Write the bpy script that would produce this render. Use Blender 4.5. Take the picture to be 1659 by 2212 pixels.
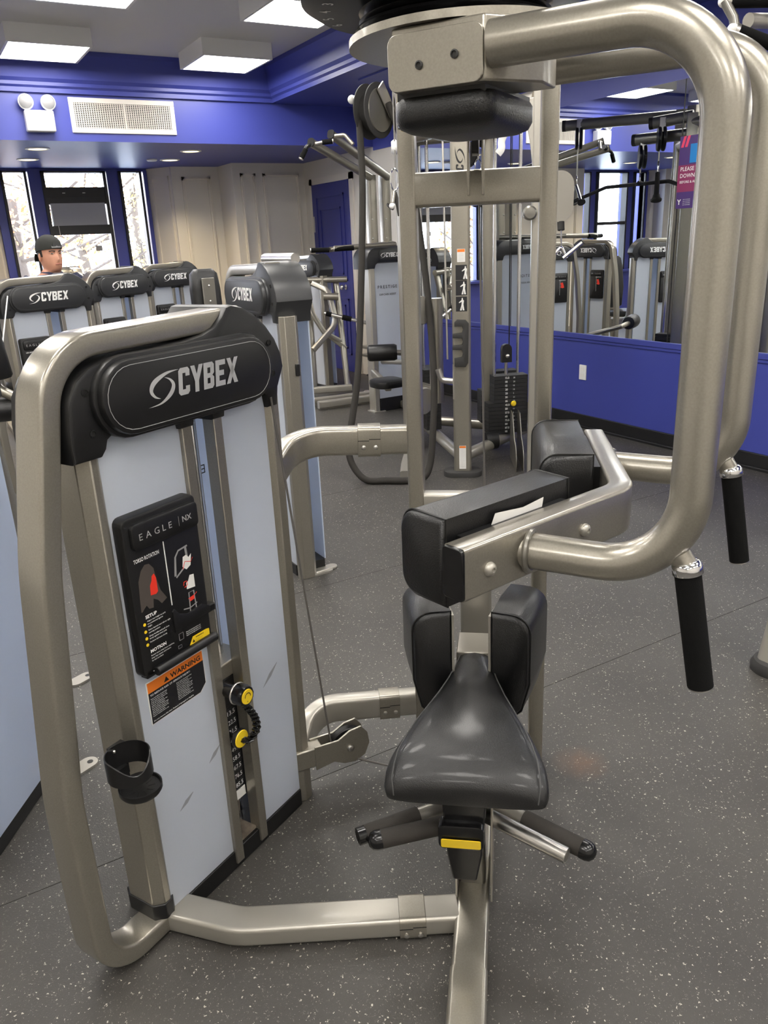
import bpy, bmesh, math, random
from mathutils import Vector as V3, Matrix
R_ = math.radians
S = bpy.context.scene
random.seed(7)
for o in list(bpy.data.objects): bpy.data.objects.remove(o)

# ------------------------------------------------------------------ camera
cd = bpy.data.cameras.new('camera'); cam = bpy.data.objects.new('camera', cd)
S.collection.objects.link(cam)
cd.sensor_fit = 'VERTICAL'; cd.sensor_height = 36.0; cd.lens = 36.0*1700/2212
cd.clip_start = .05; cd.clip_end = 200
_rt = V3((.85868, -.51075, -.04235)); _up = V3((.2024, .26203, .9436)); _fw = V3((.47085, .81883, -.32837))
cam.matrix_world = Matrix(((_rt.x, _up.x, -_fw.x, 0), (_rt.y, _up.y, -_fw.y, 0), (_rt.z, _up.z, -_fw.z, 1.5), (0, 0, 0, 1)))
S.camera = cam
# ------------------------------------------------------------------ world, exposure
w = bpy.data.worlds.new('world'); S.world = w; w.use_nodes = True
wn = w.node_tree.nodes; bg = wn['Background']
tc = wn.new('ShaderNodeTexCoord'); sx = wn.new('ShaderNodeSeparateXYZ'); cr = wn.new('ShaderNodeValToRGB')
w.node_tree.links.new(tc.outputs['Generated'], sx.inputs[0]); w.node_tree.links.new(sx.outputs['Z'], cr.inputs[0])
w.node_tree.links.new(cr.outputs[0], bg.inputs['Color'])
cr.color_ramp.elements[0].position = 0; cr.color_ramp.elements[0].color = (.92, .95, 1, 1)
cr.color_ramp.elements[1].position = 1; cr.color_ramp.elements[1].color = (.45, .66, 1, 1)
bg.inputs['Strength'].default_value = 9.0
LAMP = 14.5            # ceiling light panels
SPOT = 2.0            # recessed downlights
S.view_settings.view_transform = 'Standard'; S.view_settings.look = 'None'
S.view_settings.gamma = 1; S.view_settings.use_curve_mapping = False
S.view_settings.exposure = 0.80

# ------------------------------------------------------------------ materials
MT = {}
def mat(name, col, rough=.5, metal=0, coat=0, emit=None, es=0, bump=None, var=None, spec=.5, alpha=1, sheen=0):
    m = bpy.data.materials.new(name); m.use_nodes = True; nt = m.node_tree; N = nt.nodes; L = nt.links
    b = N['Principled BSDF']
    b.inputs['Base Color'].default_value = (*col, 1); b.inputs['Roughness'].default_value = rough
    b.inputs['Metallic'].default_value = metal; b.inputs['Coat Weight'].default_value = coat
    b.inputs['Coat Roughness'].default_value = .12; b.inputs['Specular IOR Level'].default_value = spec
    if sheen: b.inputs['Sheen Weight'].default_value = sheen
    if emit: b.inputs['Emission Color'].default_value = (*emit, 1); b.inputs['Emission Strength'].default_value = es
    if bump or var:
        t = N.new('ShaderNodeTexCoord'); n = N.new('ShaderNodeTexNoise')
        L.new(t.outputs['Object'], n.inputs['Vector'])
        if bump:
            n.inputs['Scale'].default_value = bump[0]; n.inputs['Detail'].default_value = 4
            bp = N.new('ShaderNodeBump'); bp.inputs['Strength'].default_value = bump[1]; bp.inputs['Distance'].default_value = .002
            L.new(n.outputs['Fac'], bp.inputs['Height']); L.new(bp.outputs[0], b.inputs['Normal'])
        if var:
            n2 = N.new('ShaderNodeTexNoise'); n2.inputs['Scale'].default_value = var[0]; n2.inputs['Detail'].default_value = 3
            L.new(t.outputs['Object'], n2.inputs['Vector'])
            r = N.new('ShaderNodeValToRGB'); k = var[1]
            r.color_ramp.elements[0].position = .3; r.color_ramp.elements[1].position = .7
            r.color_ramp.elements[0].color = (*[c*(1-k) for c in col], 1); r.color_ramp.elements[1].color = (*[min(1, c*(1+k)) for c in col], 1)
            L.new(n2.outputs['Fac'], r.inputs[0]); L.new(r.outputs[0], b.inputs['Base Color'])
    MT[name] = m; return m
mat('paint', (.335, .312, .265), .30, .75, .5, bump=(900, .06), var=(300, .06))
mat('paint_dark', (.20, .19, .165), .33, .6, .4, bump=(900, .06))
mat('paint_light', (.39, .37, .325), .34, .6, .3, bump=(900, .05))
mat('plastic', (.007, .007, .0075), .36, 0, 0, bump=(700, .10))
mat('plastic_gloss', (.005, .005, .0055), .22)
mat('lens_grey', (.30, .30, .31), .35, bump=(120, .8))
mat('shroud_grey', (.026, .027, .029), .36, 0, 0, bump=(700, .08))
mat('vinyl', (.006, .006, .0065), .34, 0, .05, bump=(420, .35))
mat('vinyl_seat', (.010, .010, .0105), .40, 0, .15, bump=(420, .40))
mat('piping', (.006, .006, .006), .35)
mat('stitch', (.06, .06, .06), .6)
mat('foam', (.003, .003, .003), .9, bump=(600, .3), spec=.2)
mat('foam_worn', (.030, .026, .022), .8, bump=(600, .3))
mat('rubber', (.025, .024, .023), .7, bump=(500, .2))
mat('rope', (.022, .019, .016), .85, bump=(300, .5))
mat('chrome', (.82, .82, .82), .12, 1)
mat('steel', (.62, .60, .57), .28, 1)
mat('cable', (.16, .15, .14), .45, .4)
mat('black', (.004, .004, .004), .5)
mat('iron', (.018, .018, .019), .5, .2, bump=(250, .2))
mat('print_white', (.86, .86, .84), .5)
mat('print_silver', (.62, .62, .60), .3, .5)
mat('print_grey', (.30, .30, .30), .5)
mat('print_black', (.01, .01, .012), .5)
mat('label_white', (.78, .77, .74), .45)
mat('orange', (.80, .20, .02), .45)
mat('yellow', (.85, .60, .02), .4)
mat('red', (.80, .04, .02), .45)
mat('skinprint', (.075, .062, .054), .45)
mat('dust', (.16, .13, .10), .9, var=(40, .4))
mat('blue', (.050, .064, .32), .38, bump=(60, .05))
mat('blue_door', (.028, .034, .22), .35)
mat('white_wall', (.66, .63, .58), .5, bump=(40, .04))
mat('white_trim', (.70, .66, .60), .4)
mat('ceiling_paint', (.66, .66, .66), .6, bump=(60, .05))
mat('fixture', (.78, .78, .77), .4)
mat('base_black', (.010, .010, .011), .4)
mat('frame_black', (.012, .012, .012), .4)
mat('ac_grey', (.36, .37, .40), .5)
mat('skin', (.52, .25, .16), .5)
mat('lip', (.36, .12, .09), .5)
mat('hair', (.012, .010, .009), .6)
mat('eye', (.75, .72, .68), .3)
mat('cap_cloth', (.018, .019, .016), .8)
mat('navy', (.012, .016, .045), .8)
mat('bark', (.10, .075, .055), .9, bump=(20, .5))
mat('concrete', (.32, .31, .29), .9)
mat('grass', (.10, .13, .04), .9)
mat('lamp_glow', (1, 1, 1), .5, emit=(1, .96, .90), es=LAMP)
mat('spot_glow', (1, 1, 1), .5, emit=(1, .80, .42), es=SPOT)
mat('mirror', (.86, .89, .90), .006, 1)
mat('poster_purple', (.06, .02, .16), .4); mat('poster_magenta', (.25, .02, .10), .4); mat('poster_blue', (.0, .22, .62), .4); mat('poster_pink', (.75, .04, .13), .4)
for i, c in enumerate([(.55, .17, .05), (.42, .24, .06), (.20, .19, .05), (.50, .28, .10), (.34, .09, .05)]): mat('leaf%d' % i, c, .7)
def glassmat():
    m = bpy.data.materials.new('window_glass'); m.use_nodes = True; nt = m.node_tree; N = nt.nodes; N.clear()
    o = N.new('ShaderNodeOutputMaterial'); mx = N.new('ShaderNodeMixShader'); a = N.new('ShaderNodeBsdfTransparent'); g = N.new('ShaderNodeBsdfGlossy')
    g.inputs['Roughness'].default_value = .02; mx.inputs[0].default_value = .07; a.inputs[0].default_value = (.97, .98, 1, 1)
    nt.links.new(a.outputs[0], mx.inputs[1]); nt.links.new(g.outputs[0], mx.inputs[2]); nt.links.new(mx.outputs[0], o.inputs[0]); MT['glass'] = m
glassmat()
def acrylic(name, col, tr):
    m = bpy.data.materials.new(name); m.use_nodes = True; nt = m.node_tree; N = nt.nodes; L = nt.links; b = N['Principled BSDF']; o = N['Material Output']
    b.inputs['Base Color'].default_value = (*col, 1); b.inputs['Roughness'].default_value = .16; b.inputs['Coat Weight'].default_value = .4
    t = N.new('ShaderNodeBsdfTranslucent'); t.inputs[0].default_value = (*col, 1); mx = N.new('ShaderNodeMixShader'); mx.inputs[0].default_value = tr
    L.new(b.outputs[0], mx.inputs[1]); L.new(t.outputs[0], mx.inputs[2]); L.new(mx.outputs[0], o.inputs[0]); MT[name] = m
acrylic('acrylic', (.72, .76, .83), .45); acrylic('acrylic_back', (.68, .75, .88), .45)
def scuffmat():
    m = mat('scuff', (.16, .13, .12), .8); m.node_tree.nodes['Principled BSDF'].inputs['Alpha'].default_value = .38
scuffmat()
def floormat():
    m = bpy.data.materials.new('rubber_floor'); m.use_nodes = True; nt = m.node_tree; N = nt.nodes; L = nt.links; b = N['Principled BSDF']
    t = N.new('ShaderNodeTexCoord')
    def flecks(scale, thr, seed):
        mp = N.new('ShaderNodeMapping'); mp.inputs['Location'].default_value = (seed, seed*.7, 0); L.new(t.outputs['Object'], mp.inputs[0])
        ns = N.new('ShaderNodeTexNoise'); ns.inputs['Scale'].default_value = scale*1.5; L.new(mp.outputs[0], ns.inputs['Vector'])
        ad = N.new('ShaderNodeMixRGB'); ad.inputs[0].default_value = .012; L.new(mp.outputs[0], ad.inputs[1]); L.new(ns.outputs['Color'], ad.inputs[2])
        v = N.new('ShaderNodeTexVoronoi'); v.inputs['Scale'].default_value = scale; L.new(ad.outputs[0], v.inputs['Vector'])
        s = N.new('ShaderNodeSeparateColor'); L.new(v.outputs['Color'], s.inputs[0])
        # random size per cell: many cells empty
        mr = N.new('ShaderNodeMapRange'); mr.inputs[1].default_value = thr; mr.inputs[2].default_value = 1; mr.inputs[3].default_value = 0; mr.inputs[4].default_value = .34
        L.new(s.outputs[0], mr.inputs[0])
        lt = N.new('ShaderNodeMath'); lt.operation = 'LESS_THAN'; L.new(v.outputs['Distance'], lt.inputs[0]); L.new(mr.outputs[0], lt.inputs[1])
        return lt
    a = flecks(150, .72, 0); c = flecks(260, .70, 3.3)
    mx = N.new('ShaderNodeMath'); mx.operation = 'MAXIMUM'; L.new(a.outputs[0], mx.inputs[0])
    hf = N.new('ShaderNodeMath'); hf.operation = 'MULTIPLY'; hf.inputs[1].default_value = .45; L.new(c.outputs[0], hf.inputs[0]); L.new(hf.outputs[0], mx.inputs[1])
    n = N.new('ShaderNodeTexNoise'); n.inputs['Scale'].default_value = 2.2; n.inputs['Detail'].default_value = 6; L.new(t.outputs['Object'], n.inputs['Vector'])
    r = N.new('ShaderNodeValToRGB'); r.color_ramp.elements[0].position = .3; r.color_ramp.elements[1].position = .75
    r.color_ramp.elements[0].color = (.040, .037, .034, 1); r.color_ramp.elements[1].color = (.062, .058, .052, 1); L.new(n.outputs['Fac'], r.inputs[0])
    k = N.new('ShaderNodeMixRGB'); k.inputs[2].default_value = (.50, .47, .40, 1); L.new(mx.outputs[0], k.inputs[0]); L.new(r.outputs[0], k.inputs[1]); 
    vm = N.new('ShaderNodeVectorMath'); vm.operation = 'DISTANCE'; vm.inputs[1].default_value = (1.455, 1.425, 0); L.new(t.outputs['Object'], vm.inputs[0])
    ns = N.new('ShaderNodeTexNoise'); ns.inputs['Scale'].default_value = 26; L.new(t.outputs['Object'], ns.inputs['Vector'])
    st = N.new('ShaderNodeMapRange'); st.inputs[1].default_value = .09; st.inputs[2].default_value = .0; st.inputs[3].default_value = 0; st.inputs[4].default_value = .75; L.new(vm.outputs['Value'], st.inputs[0])
    mu = N.new('ShaderNodeMath'); mu.operation = 'MULTIPLY'; L.new(st.outputs[0], mu.inputs[0]); L.new(ns.outputs['Fac'], mu.inputs[1])
    rs = N.new('ShaderNodeMixRGB'); rs.inputs[2].default_value = (.16, .07, .025, 1); L.new(mu.outputs[0], rs.inputs[0]); L.new(k.outputs[0], rs.inputs[1]); L.new(rs.outputs[0], b.inputs['Base Color'])
    n3 = N.new('ShaderNodeTexNoise'); n3.inputs['Scale'].default_value = 260; n3.inputs['Detail'].default_value = 3; L.new(t.outputs['Object'], n3.inputs['Vector'])
    bp = N.new('ShaderNodeBump'); bp.inputs['Strength'].default_value = .35; bp.inputs['Distance'].default_value = .003; L.new(n3.outputs['Fac'], bp.inputs['Height']); L.new(bp.outputs[0], b.inputs['Normal'])
    b.inputs['Roughness'].default_value = .46; b.inputs['Specular IOR Level'].default_value = .5
    MT['floor'] = m
floormat()

# ------------------------------------------------------------------ geometry helpers
def v3(*a): return V3(a if len(a) > 1 else a[0])
def rrect(w, h, r, n=4):
    r = min(r, w/2-1e-5, h/2-1e-5); o = []
    for cx, cy, a0 in ((w/2-r, h/2-r, 0), (-w/2+r, h/2-r, 90), (-w/2+r, -h/2+r, 180), (w/2-r, -h/2+r, 270)):
        for i in range(n+1):
            a = R_(a0+90*i/n); o.append((cx+r*math.cos(a), cy+r*math.sin(a)))
    return o
def circ(r, n=20): return [(r*math.cos(2*math.pi*i/n), r*math.sin(2*math.pi*i/n)) for i in range(n)]
def fillet(pts, n=9):
    """pts: (x,y,z[,r]); corners with r become arcs"""
    P = [V3(p[:3]) for p in pts]; out = [P[0]]
    for i in range(1, len(P)-1):
        r = pts[i][3] if len(pts[i]) > 3 else 0
        a = (P[i-1]-P[i]).normalized(); b = (P[i+1]-P[i]).normalized(); c = a.dot(b)
        if r <= 0 or c < -.99999: out.append(P[i]); continue
        half = math.acos(max(-1, min(1, c)))/2; t = r/math.tan(half)
        t = min(t, (P[i-1]-P[i]).length*.98, (P[i+1]-P[i]).length*.98); r = t*math.tan(half)
        cen = P[i]+(a+b).normalized()*(r/math.sin(half)); p0 = P[i]+a*t-cen; p1 = P[i]+b*t-cen
        ang = math.pi-2*half; m = max(3, int(n*ang/1.57)+2); ax = p0.cross(p1).normalized()
        for k in range(m+1): out.append(cen+Matrix.Rotation(ang*k/m, 3, ax) @ p0)
    out.append(P[-1]); return out
class G:
    def __init__(s): s.v = []; s.f = []
    def add(s, v, f):
        k = len(s.v); s.v += [V3(p) for p in v]; s.f += [tuple(i+k for i in q) for q in f]; return s
    def box(s, lo, hi):
        (a, b, c), (d, e, f) = lo, hi
        return s.add([(a, b, c), (d, b, c), (d, e, c), (a, e, c), (a, b, f), (d, b, f), (d, e, f), (a, e, f)],
                     [(0, 3, 2, 1), (4, 5, 6, 7), (0, 1, 5, 4), (1, 2, 6, 5), (2, 3, 7, 6), (3, 0, 4, 7)])
    def obox(s, c, ax, ay, az):
        c, ax, ay, az = V3(c), V3(ax), V3(ay), V3(az)
        p = [c+i*ax+j*ay+k*az for k in (-1, 1) for i, j in ((-1, -1), (1, -1), (1, 1), (-1, 1))]
        return s.add(p, [(0, 3, 2, 1), (4, 5, 6, 7), (0, 1, 5, 4), (1, 2, 6, 5), (2, 3, 7, 6), (3, 0, 4, 7)])
    def loft(s, secs, cap=True, closed=False):
        n = len(secs[0]); v = [p for q in secs for p in q]; f = []; m = len(secs)
        for i in range(m if closed else m-1):
            for j in range(n):
                a = i*n+j; b = i*n+(j+1) % n; j2 = (i+1) % m
                f.append((a, b, j2*n+(j+1) % n, j2*n+j))
        if cap and not closed: f.append(tuple(range(n-1, -1, -1))); f.append(tuple(range((m-1)*n, m*n)))
        return s.add(v, f)
    def prism(s, poly, o, ex, ey, ez, bev=0):
        """poly in (ex,ey), extruded by vector ez, optional bevelled far cap"""
        o, ex, ey, ez = V3(o), V3(ex), V3(ey), V3(ez)
        P = lambda q, k: [o+ex*x+ey*y+ez*k for x, y in q]
        secs = [P(poly, 0), P(poly, 1)]
        if bev:
            q1 = inset(poly, bev*.3); q2 = inset(poly, bev); L = ez.length
            secs = [P(poly, 0), P(poly, 1-bev/L), P(q1, 1-bev*.3/L), P(q2, 1)]
        return s.loft(secs)
    def sweep(s, path, prof, up=None, cap=True, closed=False):
        path = [V3(p) for p in path]; n = len(path); secs = []; x = None
        for i, p in enumerate(path):
            if closed: t = (path[(i+1) % n]-path[i-1]).normalized()
            else: t = ((path[min(i+1, n-1)]-p).normalized()+(p-path[max(i-1, 0)]).normalized()).normalized() if 0 < i < n-1 else (path[min(i+1, n-1)]-path[max(i-1, 0)]).normalized()
            if up is not None: x = V3(up)-V3(up).dot(t)*t
            elif x is None:
                u = V3((0, 0, 1)) if abs(t.z) < .9 else V3((1, 0, 0)); x = u-u.dot(t)*t
            else: x = x-x.dot(t)*t
            x = x.normalized(); y = t.cross(x)
            k = 1.0
            if not closed and 0 < i < n-1:
                c = (path[i+1]-p).normalized().dot(t); k = 1/max(.5, c)
            secs.append([p+x*a+y*b*(k if up is not None else 1) for a, b in prof])
        return s.loft(secs, cap, closed)
    def cyl(s, a, b, r, n=18, r2=None):
        a, b = V3(a), V3(b); t = (b-a).normalized(); u = V3((0, 0, 1)) if abs(t.z) < .9 else V3((1, 0, 0))
        x = (u-u.dot(t)*t).normalized(); y = t.cross(x); r2 = r if r2 is None else r2
        return s.loft([[p+x*q*c+y*q*d for c, d in circ(1, n)] for p, q in ((a, r), (b, r2))])
    def lathe(s, prof, o, ax, n=20):
        """prof: (radius, height) along axis"""
        o = V3(o); t = V3(ax).normalized(); u = V3((0, 0, 1)) if abs(t.z) < .9 else V3((1, 0, 0))
        x = (u-u.dot(t)*t).normalized(); y = t.cross(x)
        return s.loft([[o+t*h+x*r*c+y*r*d for c, d in circ(1, n)] for r, h in prof])
    def ball(s, c, r, n=14, m=9, sc=(1, 1, 1)):
        c = V3(c); secs = []
        for i in range(m+1):
            a = math.pi*(i+.02)/(m+.04)-math.pi/2
            secs.append([c+V3((r*sc[0]*math.cos(a)*x, r*sc[1]*math.cos(a)*y, r*sc[2]*math.sin(a))) for x, y in circ(1, n)])
        return s.loft(secs)
    def torus(s, c, ax, R, r, n=28, m=10, sx=1, sy=1):
        c = V3(c); t = V3(ax).normalized(); u = V3((0, 0, 1)) if abs(t.z) < .9 else V3((1, 0, 0))
        x = (u-u.dot(t)*t).normalized(); y = t.cross(x)
        return s.sweep([c+x*R*sx*a+y*R*sy*b for a, b in circ(1, n)], circ(r, m), up=t, closed=True)
    def poly(s, pts): return s.add(pts, [tuple(range(len(pts)))])
    def flat(s, polys, o, ex, ey):
        o, ex, ey = V3(o), V3(ex), V3(ey)
        for p in polys: s.add([o+ex*x+ey*y for x, y in p], [tuple(range(len(p)))])
        return s
def inset(poly, d):
    n = len(poly); out = []; A = sum(poly[i][0]*poly[(i+1) % n][1]-poly[(i+1) % n][0]*poly[i][1] for i in range(n)); sg = 1 if A > 0 else -1
    for i in range(n):
        (x0, y0), (x1, y1), (x2, y2) = poly[i-1], poly[i], poly[(i+1) % n]
        def nn(ax, ay, bx, by):
            l = math.hypot(bx-ax, by-ay) or 1e-9; return (-(by-ay)/l*sg, (bx-ax)/l*sg)
        a = nn(x0, y0, x1, y1); b = nn(x1, y1, x2, y2); m = (a[0]+b[0], a[1]+b[1]); l = max(.6, (m[0]*m[0]+m[1]*m[1])/2)
        out.append((x1+m[0]*d/l, y1+m[1]*d/l))
    return out
COL = S.collection
def mesh(name, g, mp=None, smooth=38):
    me = bpy.data.meshes.new(name); me.from_pydata([tuple(mp(p)) if mp else tuple(p) for p in g.v], [], g.f); me.update()
    if len(g.f) and smooth is not None:
        bm = bmesh.new(); bm.from_mesh(me); bmesh.ops.recalc_face_normals(bm, faces=bm.faces); bm.to_mesh(me); bm.free()
        me.shade_smooth(); me.set_sharp_from_angle(angle=R_(smooth))
    return me
def link(o, parent=None): COL.objects.link(o); o.parent = parent; return o
class Thing:
    """an Empty at the base of a thing; mp maps build coordinates into the Empty's own space"""
    def __init__(s, name, loc, label, cat, rot=0, group=None, mp=None, kind=None):
        s.e = bpy.data.objects.new(name, None); link(s.e); s.e.location = loc; s.e.rotation_euler = (0, 0, rot); s.e.empty_display_size = .1
        if label: s.e['label'] = label
        if cat: s.e['category'] = cat
        if group: s.e['group'] = group
        if kind: s.e['kind'] = kind
        L = V3(loc); s.mp = mp or (lambda p: V3(p)-L)
    def part(s, name, g, m, par=None, label=None, bev=0, smooth=38, mp=None, kind=None):
        o = bpy.data.objects.new(name, mesh(name, g, mp or s.mp, smooth)); o.data.materials.append(MT[m]); link(o, par or s.e)
        if label: o['label'] = label
        if kind: o['kind'] = kind
        if bev:
            b = o.modifiers.new('bevel', 'BEVEL'); b.width = bev; b.segments = 2; b.limit_method = 'ANGLE'; b.angle_limit = R_(40)
        return o
def single(name, g, m, label=None, cat=None, kind=None, group=None, loc=(0, 0, 0), bev=0, smooth=38, parent=None):
    L = V3(loc); o = bpy.data.objects.new(name, mesh(name, g, (lambda p: p-L), smooth)); o.data.materials.append(MT[m]); link(o, parent); o.location = loc
    if label: o['label'] = label
    if cat: o['category'] = cat
    if kind: o['kind'] = kind
    if group: o['group'] = group
    if bev:
        b = o.modifiers.new('bevel', 'BEVEL'); b.width = bev; b.segments = 2; b.limit_method = 'ANGLE'; b.angle_limit = R_(40)
    return o
def copy_tree(o, parent=None):
    c = o.copy(); link(c, parent)
    for ch in list(o.children): copy_tree(ch, c)
    return c
_tc = {}
def text_polys(s, bold=0):
    k = (s, bold)
    if k in _tc: return _tc[k]
    c = bpy.data.curves.new('t', 'FONT'); c.body = s; c.resolution_u = 2; c.offset = bold; o = bpy.data.objects.new('t', c)
    me = bpy.data.meshes.new_from_object(o); P = [[(me.vertices[i].co.x, me.vertices[i].co.y) for i in p.vertices] for p in me.polygons]
    bpy.data.objects.remove(o); bpy.data.curves.remove(c); bpy.data.meshes.remove(me)
    if P:
        xs = [x for p in P for x, y in p]; a = min(xs); P = [[(x-a, y) for x, y in p] for p in P]; _tc[k] = (P, max(xs)-a)
    else: _tc[k] = (P, 0)
    return _tc[k]
def put_text(g, s, o, ex, ey, h, width=None, bold=0, center=False, space=0):
    """text with cap height h; ex, ey unit vectors; optional fixed width"""
    ex, ey = V3(ex), V3(ey); o = V3(o)
    if space:
        x = 0
        for ch in s:
            P, wd = text_polys(ch, bold)
            if P: g.flat(P, o+ex*x, ex*(h/.7), ey*(h/.7)); x += wd*h/.7+space
            else: x += h*.5
        return x
    P, wd = text_polys(s, bold); k = h/.7; kx = (width/wd) if width and wd else k
    if center: o = o-ex*(wd*kx/2)
    g.flat(P, o, ex*kx, ey*k); return wd*kx
def strip(pts, ws):
    n = len(pts); L = []; Rr = []
    for i, (x, y) in enumerate(pts):
        a = pts[max(0, i-1)]; b = pts[min(n-1, i+1)]; dx, dy = b[0]-a[0], b[1]-a[1]; l = math.hypot(dx, dy) or 1; w_ = ws[i]/2
        L.append((x-dy/l*w_, y+dx/l*w_)); Rr.append((x+dy/l*w_, y-dx/l*w_))
    return [[L[i], L[i+1], Rr[i+1], Rr[i]] for i in range(n-1)]
def cr_spline(p, n=6):
    o = []
    for i in range(len(p)-1):
        a, b, c, d = p[max(0, i-1)], p[i], p[i+1], p[min(len(p)-1, i+2)]
        for k in range(n):
            t = k/n; o.append(tuple(.5*((2*b[j])+(-a[j]+c[j])*t+(2*a[j]-5*b[j]+4*c[j]-d[j])*t*t+(-a[j]+3*b[j]-3*c[j]+d[j])*t**3) for j in range(len(b))))
    o.append(tuple(p[-1])); return o
def swirl():
    q = []
    for c in ([(1.18, .98, 0), (.72, .93, .10), (.28, .70, .19), (.12, .42, .17), (.22, .18, .09), (.42, .06, .0)],
              [(-.05, -.17, 0), (.42, -.10, .07), (.78, .16, .17), (.92, .45, .17), (.82, .68, .08), (.62, .80, 0)]):
        s = cr_spline(c, 7); q += strip([(a*1.42, b) for a, b, w_ in s], [max(0, w_) for a, b, w_ in s])
    return q
def cybex_polys():
    r = lambda a, b, c, d: [(a, b), (c, b), (c, d), (a, d)]
    Ls = [
        [[(0, .1), (.1, 0), (.5, 0), (.6, .1), (.6, .32), (.38, .32), (.38, .2), (.22, .2), (.22, .8), (.38, .8), (.38, .68), (.6, .68), (.6, .9), (.5, 1), (.1, 1), (0, .9)]],
        [[(.2, 0), (.42, 0), (.42, .4), (.66, 1), (.43, 1), (.31, .66), (.19, 1), (-.04, 1), (.2, .4)]],
        [r(0, 0, .22, 1), r(.22, 0, .5, .2), r(.22, .41, .5, .59), r(.22, .8, .5, 1), [(.38, .2), (.5, 0), (.6, .1), (.6, .42), (.5, .5), (.38, .41)], [(.38, .59), (.5, .5), (.6, .58), (.6, .9), (.5, 1), (.38, .8)]],
        [r(0, 0, .22, 1), r(.22, 0, .58, .2), r(.22, .4, .5, .6), r(.22, .8, .58, 1)],
        [[(-.03, 0), (.2, 0), (.66, 1), (.43, 1)], [(.43, 0), (.66, 0), (.2, 1), (-.03, 1)]]]
    q = swirl(); x = 1.52
    for L in Ls:
        for p in L: q.append([(x+a+.12*b, b) for a, b in p])
        x += .69
    return q, x
CY, CYW = cybex_polys()
def logo(g, o, ex, ey, width):
    k = width/CYW; g.flat(CY, o, V3(ex)*k, V3(ey)*k*1.05)
# ================================================================== THE ROOM
XR = 4.5; YB = 7.7; ZS = 2.395; ZL = 2.755; ZC = 3.06; X0 = -3.4; Y0 = -2.6; YW = 10.2; YM = 9.87; YN = 9.4
STR = dict(kind='structure')
# floor: a slab with rubber sheets laid in lanes
fl = single('floor', G().box((X0, Y0, -.12), (XR, YW+.2, -.006)), 'black', kind='structure', label='dark grey rubber gym floor with pale flecks')
ys = [Y0] + [1.8+1.22*k for k in range(-3, 7)] + [YW+.2]
ys = [y for y in ys if Y0 <= y <= YW+.2]
for a, b in zip(ys[:-1], ys[1:]):
    o = single('rubber_sheet', G().box((X0, a+.0012, -.006), (XR, b-.0012, 0)), 'floor', parent=fl)
# right wall with door opening hint, blue dado, mirrors
wr = single('wall_right', G().box((XR, Y0, 0), (XR+.12, YW+.2, ZC)), 'white_wall', kind='structure', label='white side wall with blue dado and mirrors')
single('blue_dado', G().box((XR-.012, Y0, 0), (XR, 8.0, .725)), 'blue', parent=wr)
single('dado_rail', G().box((XR-.03, Y0, .695), (XR, 8.0, .735)).box((XR-.022, Y0, .672), (XR, 8.0, .695)), 'blue', parent=wr, bev=.004)
single('blue_upper_wall', G().box((XR-.01, Y0, 2.36), (XR, YB, ZL)), 'blue', parent=wr)
single('baseboard_right', G().box((XR-.03, Y0, 0), (XR-.012, 8.0, .104)).box((XR-.05, Y0, 0), (XR-.03, 8.0, .02)), 'base_black', kind='structure', bev=.004)
names = ['door-end mirror panel furthest along the right wall', 'second mirror panel from the door, behind the weight stacks', 'large mirror panel beside the purple notice', 'mirror panel at the right edge of the picture', 'mirror panel nearest the camera on the right wall']
mys = [7.05, 5.45, 3.765, 2.1, .45, -1.2]
for i in range(5):
    single('wall_mirror', G().box((XR-.018, mys[i+1]+.004, .735), (XR-.011, mys[i], 2.36)), 'mirror', names[i], 'mirror', group='wall mirrors')
for y in mys[1:3]:
    single('mirror_seam', G().box((XR-.0195, y-.003, .735), (XR-.011, y+.004, 2.36)), 'black', parent=wr)
# other walls
single('wall_left', G().box((X0-.12, Y0, 0), (X0, YW+.2, ZC)), 'white_wall', kind='structure')
single('wall_front', G().box((X0, Y0-.12, 0), (XR, Y0, ZC)), 'white_wall', kind='structure')
# ceiling: raised white field, blue crown, lower blue perimeter
ce = single('ceiling', G().box((X0, Y0, ZC), (3.3, 7.6, ZC+.1)), 'ceiling_paint', kind='structure', label='white raised ceiling field')
single('bulkhead', G().box((X0, YB, ZS), (XR, YB+.1, ZL+.35)), 'blue', kind='structure', label='blue bulkhead above the window alcove')
single('soffit', G().box((X0, YB+.1, ZS), (XR, YW+.2, ZS+.1)), 'blue', kind='structure', label='blue soffit over the window alcove')
single('lower_ceiling', G().box((3.42, Y0, ZL), (XR, YB, ZL+.1)), 'blue', kind='structure', label='blue lowered ceiling above the mirrors')
# crown moulding profile (out from wall, height)
crown = [(0, 0), (.03, 0), (.03, .035), (.05, .05), (.05, .075), (.075, .10), (.085, .16), (.10, .22), (.13, .27), (.13, .305), (0, .305)]
single('trim_1', G().prism([(x, y) for x, y in crown], (X0, YB, ZL), (0, -1, 0), (0, 0, 1), (XR-1.08-X0, 0, 0)), 'blue', kind='structure', label='blue crown moulding on the bulkhead', smooth=30)
single('trim_2', G().prism([(x, y) for x, y in crown], (3.42, Y0, ZL), (-1, 0, 0), (0, 0, 1), (0, YB-Y0, 0)), 'blue', kind='structure', label='blue crown moulding along the lowered ceiling', smooth=30)
# beam slot on lowered ceiling
single('ceiling_groove', G().box((3.62, 2.0, ZL-.012), (3.66, 6.4, ZL)).box((4.05, 2.0, ZL-.012), (4.09, 6.4, ZL)), 'blue', kind='structure', label='blue ceiling batten above the mirrors')
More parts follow.
